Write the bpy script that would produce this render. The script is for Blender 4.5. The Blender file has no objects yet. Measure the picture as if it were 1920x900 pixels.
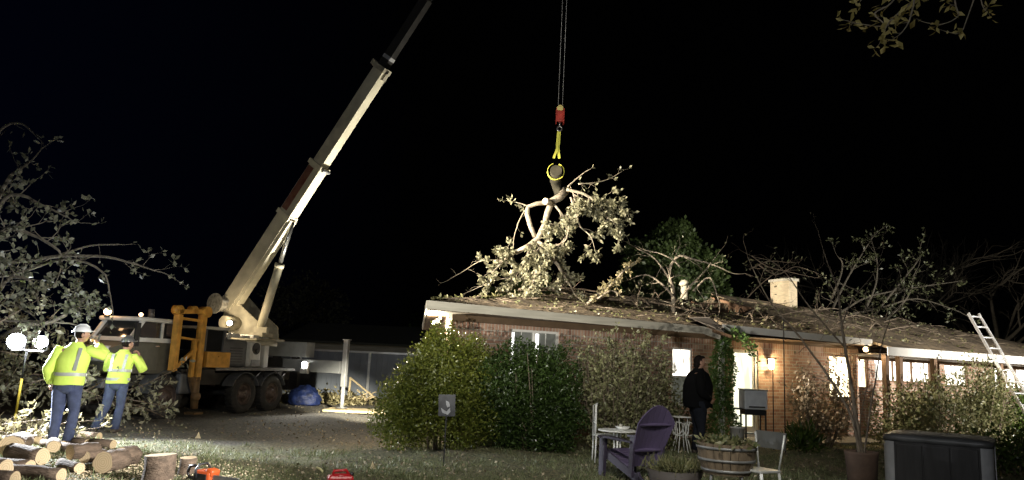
import bpy, bmesh, math, random
import numpy as np
from mathutils import Vector, Matrix, Euler
from math import radians as rad, pi, sin, cos

sc = bpy.context.scene
COL = sc.collection

# ---------------------------------------------------------------- camera
FPX = 1400.0; ROLL = rad(2.58); PITCH = rad(9.36); CAMH = 1.6
cam_d = bpy.data.cameras.new('camera')
cam = bpy.data.objects.new('camera', cam_d); COL.objects.link(cam)
cam_d.sensor_width = 36.0; cam_d.lens = 36.0 * FPX / 1920.0
cam_d.clip_end = 600.0
cam.matrix_world = Matrix.Translation((0, 0, CAMH)) @ Matrix.Rotation(pi/2 + PITCH, 4, 'X') @ Matrix.Rotation(ROLL, 4, 'Z')
sc.camera = cam

# ---------------------------------------------------------------- night sky
world = bpy.data.worlds.new('World'); sc.world = world; world.use_nodes = True
wn = world.node_tree; wn.nodes.clear()
wo = wn.nodes.new('ShaderNodeOutputWorld'); wb = wn.nodes.new('ShaderNodeBackground')
wg = wn.nodes.new('ShaderNodeTexCoord'); ws = wn.nodes.new('ShaderNodeSeparateXYZ')
wr = wn.nodes.new('ShaderNodeValToRGB')
wr.color_ramp.elements[0].position = 0.0; wr.color_ramp.elements[0].color = (0.0004, 0.0008, 0.0034, 1)
wr.color_ramp.elements[1].position = 0.62; wr.color_ramp.elements[1].color = (0.0002, 0.0002, 0.00024, 1)
wm = wn.nodes.new('ShaderNodeMapRange'); wm.inputs['From Min'].default_value = -0.75; wm.inputs['From Max'].default_value = 0.25
wn.links.new(wg.outputs['Generated'], ws.inputs[0]); wn.links.new(ws.outputs['X'], wm.inputs['Value'])
wn.links.new(wm.outputs['Result'], wr.inputs[0]); wn.links.new(wr.outputs[0], wb.inputs['Color'])
wn.links.new(wb.outputs[0], wo.inputs['Surface']); wb.inputs['Strength'].default_value = 1.0

# ---------------------------------------------------------------- exposure / render
sc.view_settings.view_transform = 'Standard'; sc.view_settings.look = 'None'
sc.view_settings.exposure = 0.0; sc.view_settings.gamma = 1.0
sc.render.engine = 'CYCLES'
sc.cycles.use_denoising = True
try: sc.cycles.denoiser = 'OPENIMAGEDENOISE'
except Exception: pass
sc.cycles.max_bounces = 5; sc.cycles.diffuse_bounces = 2; sc.cycles.glossy_bounces = 2
sc.cycles.transmission_bounces = 2; sc.cycles.transparent_max_bounces = 6
sc.cycles.sample_clamp_indirect = 3.0
sc.cycles.use_light_tree = True

# ---------------------------------------------------------------- lamps of the work site, and added fill light
def spot(name, loc, target, power, col, size_deg, blend=0.5, radius=0.12):
    d = bpy.data.lights.new(name, 'SPOT'); o = bpy.data.objects.new(name, d); COL.objects.link(o)
    d.energy = power; d.color = col; d.spot_size = rad(size_deg); d.spot_blend = blend; d.shadow_soft_size = radius
    o.location = loc; o.rotation_euler = (Vector(target) - Vector(loc)).to_track_quat('-Z', 'Y').to_euler()
    return o
def point(name, loc, power, col, radius=0.08):
    d = bpy.data.lights.new(name, 'POINT'); o = bpy.data.objects.new(name, d); COL.objects.link(o)
    d.energy = power; d.color = col; d.shadow_soft_size = radius; o.location = loc
    return o
# lamps: twin tripod lamps (left), flood by the camera, flood off to the right, flood under the house's side eave, crane lamps, overhead light added for the grass
spot('tripod_flood', (-8.45, 12.9, 1.75), (-4.6, 10.6, -1.2), 4500, (.88, .94, 1.0), 92, 0.9, 0.12)
point('tripod_spill', (-8.1, 12.9, 1.62), 85, (.90, .95, 1.0), 0.12)
spot('yard_flood', (0.5, 7.0, 2.4), (-6.8, 11.4, 1.0), 3800, (1.0, .98, .92), 46, 0.7, 0.12)
spot('load_flood', (-4.5, 3.0, 1.2), (2.6, 17.0, 6.2), 5300, (1.0, .95, .84), 42, 0.6, 0.12)
spot('boom_flood', (-3.9, 20.0, 0.6), (-4.9, 20.0, 7.5), 5200, (1.0, .94, .80), 70, 0.7, 0.12)
spot('roof_flood', (-7.0, 11.5, 4.6), (11.5, 20.6, 3.5), 22000, (1.0, .88, .70), 33, 0.5, 0.10)
spot('right_flood', (17.0, 11.0, 2.4), (13.5, 18.0, 2.0), 11000, (1.0, .93, .82), 58, 0.9, 0.12)
spot('eave_flood', (-1.60, 14.72, 2.2), (-4.3, 22.1, 0.0), 15000, (1.0, .93, .72), 24, 1.0, 0.08)
point('eave_glow', (-1.45, 14.50, 2.2), 210, (1.0, .90, .66), 0.06)
spot('crane_flood', (-5.65, 21.3, 1.28), (-1.0, 17.0, 0.8), 250, (1.0, .96, .86), 150, 0.6, 0.06)
point('turret_glow', (-7.55, 20.35, 2.36), 40, (1.0, .80, .52), 0.06)
point('beacon_glow', (-8.95, 16.3, 2.45), 8, (1.0, .55, .25), 0.06)
point('yard_fill', (-1.5, -4.0, 6.0), 1000, (.95, .97, 1.0), 1.0)
spot('grass_fill', (0.5, 2.0, 6.5), (0.3, 9.6, 0.0), 2600, (1.0, .97, .86), 62, 0.9, 0.5)  # added overhead to brighten the foreground grass; no such lamp stands there
# ---------------------------------------------------------------- geometry of the view, used to measure places
_f = Vector((0, cos(PITCH), sin(PITCH))); _u0 = Vector((0, -sin(PITCH), cos(PITCH)))
_r = Vector((1, 0, 0)) * cos(ROLL) + _u0 * sin(ROLL); _u = -Vector((1, 0, 0)) * sin(ROLL) + _u0 * cos(ROLL)
CAMP = Vector((0, 0, CAMH))
def ray(px, py): return _f + _r * ((px - 960) / FPX) + _u * ((450 - py) / FPX)
def P(px, py, Y):
    d = ray(px, py); return CAMP + d * (Y / d.y)
def sstep(t):
    t = max(0.0, min(1.0, t)); return t * t * (3 - 2 * t)
def gz(x, y): return 0.15 * sstep((y - 9) / 5) * sstep((x + 3) / 3)
def G(px, py):
    d = ray(px, py); z = 0.0
    for _ in range(6):
        q = CAMP + d * ((z - CAMH) / d.z); z = gz(q.x, q.y)
    return Vector((q.x, q.y, z))

# ---------------------------------------------------------------- materials
def mat(name, col, rough=0.7, metal=0.0, var=0.15, scale=6.0, bump=0.0, bscale=None, col2=None, emit=None, estr=0.0, spec=None, trans=0.0, stretch=None, detail=4):
    m = bpy.data.materials.new(name); m.use_nodes = True; nt = m.node_tree; b = nt.nodes['Principled BSDF']
    b.inputs['Roughness'].default_value = rough; b.inputs['Metallic'].default_value = metal
    if spec is not None: b.inputs['Specular IOR Level'].default_value = spec
    tc = nt.nodes.new('ShaderNodeTexCoord'); mp = nt.nodes.new('ShaderNodeMapping')
    nt.links.new(tc.outputs['Object'], mp.inputs[0])
    if stretch: mp.inputs['Scale'].default_value = stretch
    n = nt.nodes.new('ShaderNodeTexNoise'); n.inputs['Scale'].default_value = scale; n.inputs['Detail'].default_value = detail
    nt.links.new(mp.outputs[0], n.inputs['Vector'])
    r = nt.nodes.new('ShaderNodeValToRGB'); nt.links.new(n.outputs['Fac'], r.inputs[0])
    r.color_ramp.elements[0].position = 0.32; r.color_ramp.elements[1].position = 0.68
    c2 = col2 or tuple(min(1, c * (1 + var)) for c in col)
    c1 = col if col2 else tuple(c * (1 - var) for c in col)
    r.color_ramp.elements[0].color = (*c1, 1); r.color_ramp.elements[1].color = (*c2, 1)
    nt.links.new(r.outputs[0], b.inputs['Base Color'])
    if bump:
        n2 = nt.nodes.new('ShaderNodeTexNoise'); n2.inputs['Scale'].default_value = bscale or scale * 4
        n2.inputs['Detail'].default_value = 3
        nt.links.new(mp.outputs[0], n2.inputs['Vector'])
        bp = nt.nodes.new('ShaderNodeBump'); bp.inputs['Strength'].default_value = bump; bp.inputs['Distance'].default_value = 0.03
        nt.links.new(n2.outputs['Fac'], bp.inputs['Height']); nt.links.new(bp.outputs[0], b.inputs['Normal'])
    if emit:
        b.inputs['Emission Color'].default_value = (*emit, 1); b.inputs['Emission Strength'].default_value = estr
    return m

def leafmat(name, c1, c2, rough=0.45, trans=0.25, scale=9.0):
    m = bpy.data.materials.new(name); m.use_nodes = True; nt = m.node_tree; b = nt.nodes['Principled BSDF']
    b.inputs['Roughness'].default_value = rough
    tc = nt.nodes.new('ShaderNodeTexCoord')
    n = nt.nodes.new('ShaderNodeTexWhiteNoise'); sn = nt.nodes.new('ShaderNodeVectorMath'); sn.operation = 'SNAP'
    sn.inputs[1].default_value = (0.06, 0.06, 0.06)
    nt.links.new(tc.outputs['Object'], sn.inputs[0]); nt.links.new(sn.outputs[0], n.inputs['Vector'])
    r = nt.nodes.new('ShaderNodeValToRGB'); r.color_ramp.elements[0].color = (*c1, 1); r.color_ramp.elements[1].color = (*c2, 1)
    nt.links.new(n.outputs['Value'], r.inputs[0]); nt.links.new(r.outputs[0], b.inputs['Base Color'])
    t = nt.nodes.new('ShaderNodeBsdfTranslucent'); nt.links.new(r.outputs[0], t.inputs['Color'])
    mx = nt.nodes.new('ShaderNodeMixShader'); mx.inputs[0].default_value = trans
    o = nt.nodes['Material Output']
    nt.links.new(b.outputs[0], mx.inputs[1]); nt.links.new(t.outputs[0], mx.inputs[2]); nt.links.new(mx.outputs[0], o.inputs['Surface'])
    return m

def brickmat(name, soldier=False, sc_=1.0, c1=(0.31, 0.165, 0.115), c2=(0.47, 0.31, 0.225), mortar=(0.46, 0.41, 0.34), axis='XZ'):
    m = bpy.data.materials.new(name); m.use_nodes = True; nt = m.node_tree; b = nt.nodes['Principled BSDF']
    b.inputs['Roughness'].default_value = 0.85
    tc = nt.nodes.new('ShaderNodeTexCoord'); s = nt.nodes.new('ShaderNodeSeparateXYZ'); c = nt.nodes.new('ShaderNodeCombineXYZ')
    nt.links.new(tc.outputs['Object'], s.inputs[0])
    h = axis[0]
    if soldier: nt.links.new(s.outputs['Z'], c.inputs[0]); nt.links.new(s.outputs[h], c.inputs[1])
    else: nt.links.new(s.outputs[h], c.inputs[0]); nt.links.new(s.outputs['Z'], c.inputs[1])
    t = nt.nodes.new('ShaderNodeTexBrick'); t.inputs['Scale'].default_value = 1.0
    t.inputs['Brick Width'].default_value = 0.22; t.inputs['Row Height'].default_value = 0.075
    t.inputs['Mortar Size'].default_value = 0.009; t.inputs['Bias'].default_value = 0.0
    if soldier: t.offset = 0.0
    t.inputs['Color1'].default_value = (*c1, 1); t.inputs['Color2'].default_value = (*c2, 1); t.inputs['Mortar'].default_value = (*mortar, 1)
    nt.links.new(c.outputs[0], t.inputs['Vector'])
    n = nt.nodes.new('ShaderNodeTexNoise'); n.inputs['Scale'].default_value = 3.5; nt.links.new(tc.outputs['Object'], n.inputs['Vector'])
    mx = nt.nodes.new('ShaderNodeMixRGB'); mx.blend_type = 'MULTIPLY'; mx.inputs[0].default_value = 0.6
    nt.links.new(t.outputs['Color'], mx.inputs[1]); nt.links.new(n.outputs['Color'], mx.inputs[2])
    g = nt.nodes.new('ShaderNodeHueSaturation'); g.inputs['Saturation'].default_value = 1.0; g.inputs['Value'].default_value = 1.5
    n.outputs['Fac']
    nt.links.new(n.outputs['Fac'], mx.inputs[2])
    nt.links.new(mx.outputs[0], g.inputs['Color']); nt.links.new(g.outputs[0], b.inputs['Base Color'])
    bp = nt.nodes.new('ShaderNodeBump'); bp.inputs['Strength'].default_value = 0.7; bp.inputs['Distance'].default_value = 0.012; bp.invert = True
    nt.links.new(t.outputs['Fac'], bp.inputs['Height']); nt.links.new(bp.outputs[0], b.inputs['Normal'])
    return m

# ---------------------------------------------------------------- mesh builder
class MB:
    def __init__(s): s.v = []; s.f = []; s.m = []; s.sm = []
    def add(s, vs, fs, mi=0, smooth=False):
        o = len(s.v); s.v += [tuple(v) for v in vs]
        for f in fs: s.f.append(tuple(i + o for i in f)); s.m.append(mi); s.sm.append(smooth)
        return s
    def box(s, c, d, rot=None, mi=0, bev=0.0):
        x, y, z = d[0] / 2, d[1] / 2, d[2] / 2; R = (rot if isinstance(rot, Matrix) else Euler(rot).to_matrix()) if rot is not None else Matrix.Identity(3)
        if bev:
            bm = bmesh.new(); bmesh.ops.create_cube(bm, size=1.0)
            bmesh.ops.scale(bm, vec=d, verts=bm.verts)
            bmesh.ops.bevel(bm, geom=list(bm.edges), offset=bev, segments=2, affect='EDGES', profile=0.5)
            bm.verts.index_update()
            s.add([Vector(c) + R @ v.co for v in bm.verts], [[v.index for v in f.verts] for f in bm.faces], mi); bm.free(); return s
        vs = [Vector(c) + R @ Vector((i * x, j * y, k * z)) for i in (-1, 1) for j in (-1, 1) for k in (-1, 1)]
        s.add(vs, [(0, 1, 3, 2), (4, 6, 7, 5), (0, 4, 5, 1), (2, 3, 7, 6), (0, 2, 6, 4), (1, 5, 7, 3)], mi); return s
    def beam(s, p, q, w, h, up=(0, 0, 1), mi=0, w2=None, h2=None, bev=0):
        p = Vector(p); q = Vector(q); d = (q - p).normalized(); U = Vector(up)
        sd = d.cross(U)
        if sd.length < 1e-4: sd = d.cross(Vector((1, 0, 0)))
        sd.normalize(); U = sd.cross(d)
        w2 = w if w2 is None else w2; h2 = h if h2 is None else h2
        vs = [p + sd * (i * w / 2) + U * (k * h / 2) for i in (-1, 1) for k in (-1, 1)] + [q + sd * (i * w2 / 2) + U * (k * h2 / 2) for i in (-1, 1) for k in (-1, 1)]
        s.add(vs, [(0, 2, 3, 1), (4, 5, 7, 6), (0, 1, 5, 4), (2, 6, 7, 3), (0, 4, 6, 2), (1, 3, 7, 5)], mi); return s
    def tube(s, pts, r, n=8, mi=0, caps=True, smooth=True, capmi=None):
        pts = [Vector(p) for p in pts]
        if not isinstance(r, (list, tuple)): r = [r] * len(pts)
        vs = []; prev = None
        for i, p in enumerate(pts):
            d = (pts[min(i + 1, len(pts) - 1)] - pts[max(i - 1, 0)])
            if d.length < 1e-7: d = Vector((0, 0, 1))
            d.normalize()
            if prev is None:
                a = d.cross(Vector((0, 0, 1)));
                if a.length < 1e-3: a = d.cross(Vector((1, 0, 0)))
            else: a = prev - d * prev.dot(d)
            a.normalize(); prev = a; b = d.cross(a)
            rr = r[i]; rx, ry = rr if isinstance(rr, tuple) else (rr, rr)
            for k in range(n):
                t = 2 * pi * k / n; vs.append(p + a * (cos(t) * rx) + b * (sin(t) * ry))
        fs = []
        for i in range(len(pts) - 1):
            for k in range(n):
                k2 = (k + 1) % n; fs.append((i * n + k, i * n + k2, (i + 1) * n + k2, (i + 1) * n + k))
        s.add(vs, fs, mi, smooth)
        if caps:
            o = len(s.v) - len(vs); cm = mi if capmi is None else capmi
            s.f.append(tuple(o + k for k in range(n))[::-1]); s.m.append(cm); s.sm.append(False)
            s.f.append(tuple(o + (len(pts) - 1) * n + k for k in range(n))); s.m.append(cm); s.sm.append(False)
        return s
    def loft(s, rings, n=16, mi=0, caps=True, smooth=True, wob=0.0, seed=1):
        # rings: (center, rx, ry) horizontal ellipses
        rg = random.Random(seed); vs = []
        for c, rx, ry in rings:
            for k in range(n):
                t = 2 * pi * k / n; w = 1 + rg.uniform(-wob, wob)
                vs.append((c[0] + cos(t) * rx * w, c[1] + sin(t) * ry * w, c[2]))
        fs = [(i * n + k, i * n + (k + 1) % n, (i + 1) * n + (k + 1) % n, (i + 1) * n + k) for i in range(len(rings) - 1) for k in range(n)]
        s.add(vs, fs, mi, smooth)
        if caps:
            o = len(s.v) - len(vs)
            s.f.append(tuple(o + k for k in range(n))[::-1]); s.m.append(mi); s.sm.append(False)
            s.f.append(tuple(o + (len(rings) - 1) * n + k for k in range(n))); s.m.append(mi); s.sm.append(False)
        return s
    def ball(s, c, r, n=12, m=8, mi=0, rot=None):
        r = r if isinstance(r, (tuple, list)) else (r, r, r); R = Euler(rot).to_matrix() if rot else Matrix.Identity(3)
        vs = [Vector(c) + R @ Vector((0, 0, r[2]))]
        for i in range(1, m):
            a = pi * i / m
            for k in range(n):
                t = 2 * pi * k / n; vs.append(Vector(c) + R @ Vector((sin(a) * cos(t) * r[0], sin(a) * sin(t) * r[1], cos(a) * r[2])))
        vs.append(Vector(c) + R @ Vector((0, 0, -r[2])))
        fs = [(0, 1 + k, 1 + (k + 1) % n) for k in range(n)]
        for i in range(m - 2):
            for k in range(n):
                a = 1 + i * n; fs.append((a + k, a + n + k, a + n + (k + 1) % n, a + (k + 1) % n))
        L = len(vs) - 1; a = 1 + (m - 2) * n
        fs += [(L, a + (k + 1) % n, a + k) for k in range(n)]
        s.add(vs, fs, mi, True); return s
    def prism(s, poly, axis_vec, mi=0):
        # poly: 3D points (planar), extruded by axis_vec
        n = len(poly); a = Vector(axis_vec); vs = [Vector(p) for p in poly] + [Vector(p) + a for p in poly]
        s.add(vs, [tuple(range(n))[::-1], tuple(range(n, 2 * n))] + [(i, (i + 1) % n, n + (i + 1) % n, n + i) for i in range(n)], mi); return s
    def ring(s, c, R_, r, axis='Z', n=20, m=6, mi=0, arc=(0, 2 * pi)):
        pts = []
        full = abs(arc[1] - arc[0] - 2 * pi) < 1e-6
        for k in range(n + 1):
            t = arc[0] + (arc[1] - arc[0]) * k / n
            d = {'Z': (cos(t), sin(t), 0), 'Y': (cos(t), 0, sin(t)), 'X': (0, cos(t), sin(t))}[axis]
            pts.append(Vector(c) + Vector(d) * R_)
        s.tube(pts, r, m, mi, caps=not full); return s
    def build(s, name, mats, parent=None, recalc=True):
        me = bpy.data.meshes.new(name); me.from_pydata(s.v, [], s.f)
        if not isinstance(mats, (list, tuple)): mats = [mats]
        for m in mats: me.materials.append(m)
        me.polygons.foreach_set('material_index', s.m); me.polygons.foreach_set('use_smooth', s.sm)
        if recalc:
            bm = bmesh.new(); bm.from_mesh(me); bmesh.ops.recalc_face_normals(bm, faces=bm.faces); bm.to_mesh(me); bm.free()
        me.update(); o = bpy.data.objects.new(name, me); COL.objects.link(o)
        if parent: o.parent = parent
        return o

def fast_mesh(name, V, F, mat_, parent=None, k=4):
    V = np.asarray(V, dtype=np.float32).reshape(-1, 3); F = np.asarray(F, dtype=np.int32).reshape(-1, k)
    me = bpy.data.meshes.new(name); me.vertices.add(len(V)); me.vertices.foreach_set('co', V.ravel())
    me.loops.add(F.size); me.loops.foreach_set('vertex_index', F.ravel())
    me.polygons.add(len(F)); me.polygons.foreach_set('loop_start', np.arange(0, F.size, k, dtype=np.int32)); me.polygons.foreach_set('loop_total', np.full(len(F), k, dtype=np.int32))
    me.materials.append(mat_); me.update(calc_edges=True); me.validate()
    o = bpy.data.objects.new(name, me); COL.objects.link(o)
    if parent: o.parent = parent
    return o

def leaf_obj(name, pos, dirs, size, mat_, parent=None, width=0.45, seed=0, fold=0.25):
    rs = np.random.RandomState(seed); pos = np.asarray(pos, float).reshape(-1, 3); n = len(pos)
    d = np.asarray(dirs, float).reshape(-1, 3); d = d / (np.linalg.norm(d, axis=1, keepdims=True) + 1e-9)
    q = rs.normal(size=(n, 3)); sd = np.cross(d, q); sd /= (np.linalg.norm(sd, axis=1, keepdims=True) + 1e-9); up = np.cross(sd, d)
    L = np.asarray(size, float) * (0.7 + 0.6 * rs.rand(n)); L = L[:, None]; w = L * width * 0.5
    a = pos; t = pos + d * L; m = pos + d * L * 0.55 + up * L * fold * 0.3
    V = np.stack([a, m + sd * w, t, m - sd * w], 1).reshape(-1, 3)
    F = np.arange(4 * n).reshape(-1, 4)
    return fast_mesh(name, V, F, mat_, parent)

def tag(o, label=None, cat=None, group=None, kind=None):
    if label: o['label'] = label
    if cat: o['category'] = cat
    if group: o['group'] = group
    if kind: o['kind'] = kind
    return o
def empty(name, loc=(0, 0, 0), rz=0.0):
    o = bpy.data.objects.new(name, None); COL.objects.link(o); o.location = loc; o.rotation_euler = (0, 0, rz); o.empty_display_size = 0.2
    return o
def copy_tree(o, parent=None):
    c = o.copy(); COL.objects.link(c)
    if parent: c.parent = parent
    for ch in list(o.children): copy_tree(ch, c)
    return c
def rel(root, p):
    """world point to the root's local frame"""
    M = Matrix.Translation(root.location) @ root.rotation_euler.to_matrix().to_4x4()
    return M.inverted() @ Vector(p)

# ---------------------------------------------------------------- branching growth
def rvec(rg): 
    while True:
        v = Vector((rg.uniform(-1, 1), rg.uniform(-1, 1), rg.uniform(-1, 1)))
        if 0.05 < v.length < 1: return v.normalized()
def grow(M, leaves, p, d, L, r, depth, rg, spread=0.7, droop=0.0, nsub=3, leafy=4, n=5, seg=4):
    pts = [Vector(p)]; d = Vector(d).normalized()
    for i in range(seg):
        d = (d + rvec(rg) * 0.22 + Vector((0, 0, -droop))).normalized(); pts.append(pts[-1] + d * (L / seg))
    M.tube(pts, [r * (1 - 0.55 * i / seg) for i in range(seg + 1)], n if depth > 0 else 3, caps=False)
    if depth <= 0:
        for j in range(leafy):
            k = rg.uniform(0.25, 1.0) if j > 2 else 1.0
            i = min(int(k * seg), seg - 1); q = pts[i].lerp(pts[i + 1], k * seg - i)
            ld = (d * 0.6 + rvec(rg)).normalized(); leaves.append((q, ld))
        return
    for j in range(nsub):
        k = rg.uniform(0.3, 1.0) if j else 1.0
        i = min(int(k * seg), seg - 1); q = pts[i].lerp(pts[i + 1], k * seg - i)
        nd = (d + rvec(rg) * spread).normalized()
        grow(M, leaves, q, nd, L * rg.uniform(0.5, 0.75), r * 0.5, depth - 1, rg, spread, droop, nsub, leafy, n, seg)
def limb(M, leaves, pts, r0, r1, rg, every=0.25, sub_len=0.4, depth=1, start=0.15, spread=1.0, droop=0.0, nsub=3, leafy=4, n=7, sub_r=None, end=True, cap=True):
    """a limb along measured points with side shoots"""
    pts = [Vector(p) for p in pts]; fine = []
    for i in range(len(pts) - 1):
        p0 = pts[max(i - 1, 0)]; p1 = pts[i]; p2 = pts[i + 1]; p3 = pts[min(i + 2, len(pts) - 1)]
        for t in (0, .25, .5, .75):
            fine.append(0.5 * ((2 * p1) + (p2 - p0) * t + (2 * p0 - 5 * p1 + 4 * p2 - p3) * t * t + (-p0 + 3 * p1 - 3 * p2 + p3) * t ** 3))
    fine.append(pts[-1]); N = len(fine)
    fine = [f + (rvec(rg) * r1 * 0.6 if 0 < i < N - 1 else Vector()) for i, f in enumerate(fine)]
    rr = [r0 + (r1 - r0) * i / (N - 1) for i in range(N)]
    M.tube(fine, rr, n, caps=cap)
    tot = sum((fine[i + 1] - fine[i]).length for i in range(N - 1)); acc = 0; nxt = tot * start
    for i in range(N - 1):
        sl = (fine[i + 1] - fine[i]); acc += sl.length
        while acc > nxt and every > 0:
            d = (sl.normalized() * 0.6 + rvec(rg) * spread).normalized()
            grow(M, leaves, fine[i], d, sub_len * rg.uniform(0.6, 1.3), sub_r or max(rr[i] * 0.4, 0.004), depth, rg, 0.8, droop, nsub, leafy)
            nxt += every * rg.uniform(0.6, 1.4)
    if end: grow(M, leaves, fine[-1], sl, sub_len, r1, depth, rg, 0.8, droop, nsub, leafy)
def leaves_to(name, leaves, size, m, parent, seed=0, width=0.45, jitter=0.02):
    if not leaves: return None
    rs = np.random.RandomState(seed); pos = np.array([tuple(l[0]) for l in leaves]) + rs.normal(size=(len(leaves), 3)) * jitter
    return leaf_obj(name, pos, [tuple(l[1]) for l in leaves], size, m, parent, width, seed)

# ================================================================ MATERIALS
M_brick = brickmat('brick'); M_soldier = brickmat('brick_soldier', soldier=True)
M_bricks = brickmat('brick_side', axis='YZ')
M_white = mat('white_paint', (0.76, 0.75, 0.71), 0.5, var=0.08, scale=3)
M_fascia = mat('fascia_paint', (0.50, 0.47, 0.39), 0.6, var=0.16, scale=2.5, stretch=(0.6, 3, 6), bump=0.1)
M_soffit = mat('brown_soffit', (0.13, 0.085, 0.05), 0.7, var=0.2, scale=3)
M_wood = mat('brown_wood', (0.16, 0.095, 0.055), 0.7, var=0.3, scale=4, stretch=(6, 6, 0.6), bump=0.3)
M_dark = mat('dark_void', (0.012, 0.011, 0.01), 0.9)
M_black = mat('black_plastic', (0.018, 0.018, 0.02), 0.45, var=0.2)
M_rubber = mat('tyre_rubber', (0.03, 0.028, 0.026), 0.85, var=0.35, scale=9, bump=0.2)
M_alu = mat('aluminium', (0.72, 0.73, 0.75), 0.38, 0.6, var=0.1, scale=5)
M_steel = mat('grey_steel', (0.22, 0.22, 0.22), 0.5, 0.4, var=0.3, scale=5)
M_bark = mat('bark', (0.16, 0.125, 0.09), 0.9, var=0.4, scale=14, bump=0.8, stretch=(1, 1, 0.35))
M_barkpale = mat('pale_bark', (0.34, 0.29, 0.22), 0.85, var=0.35, scale=16, bump=0.6)
M_leaf_oak = leafmat('leaf_oak', (0.10, 0.11, 0.055), (0.26, 0.26, 0.17))
M_leaf_dry = leafmat('leaf_dry', (0.20, 0.17, 0.08), (0.42, 0.37, 0.22))
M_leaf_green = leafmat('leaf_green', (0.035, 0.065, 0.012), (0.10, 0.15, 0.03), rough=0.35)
M_leaf_mix = leafmat('leaf_mix', (0.08, 0.10, 0.035), (0.24, 0.22, 0.11))
M_leaf_pink = leafmat('leaf_pinkish', (0.14, 0.12, 0.07), (0.40, 0.31, 0.22))

def lit(name, col, strength, scale=3.0, lo=0.35, stretch=(1, 1, 1)):
    """a lit window pane: lamp-lit room seen through curtain and glass"""
    m = bpy.data.materials.new(name); m.use_nodes = True; nt = m.node_tree; b = nt.nodes['Principled BSDF']
    tc = nt.nodes.new('ShaderNodeTexCoord'); mp = nt.nodes.new('ShaderNodeMapping'); mp.inputs['Scale'].default_value = stretch
    n = nt.nodes.new('ShaderNodeTexNoise'); n.inputs['Scale'].default_value = scale; n.inputs['Detail'].default_value = 2
    r = nt.nodes.new('ShaderNodeValToRGB'); r.color_ramp.elements[0].position = 0.35; r.color_ramp.elements[1].position = 0.6
    r.color_ramp.elements[0].color = (*[c * lo for c in col], 1); r.color_ramp.elements[1].color = (*col, 1)
    nt.links.new(tc.outputs['Object'], mp.inputs[0]); nt.links.new(mp.outputs[0], n.inputs['Vector']); nt.links.new(n.outputs['Fac'], r.inputs[0])
    nt.links.new(r.outputs[0], b.inputs['Emission Color']); b.inputs['Emission Strength'].default_value = strength
    b.inputs['Base Color'].default_value = (0.1, 0.1, 0.1, 1); b.inputs['Roughness'].default_value = 0.15
    return m

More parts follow.
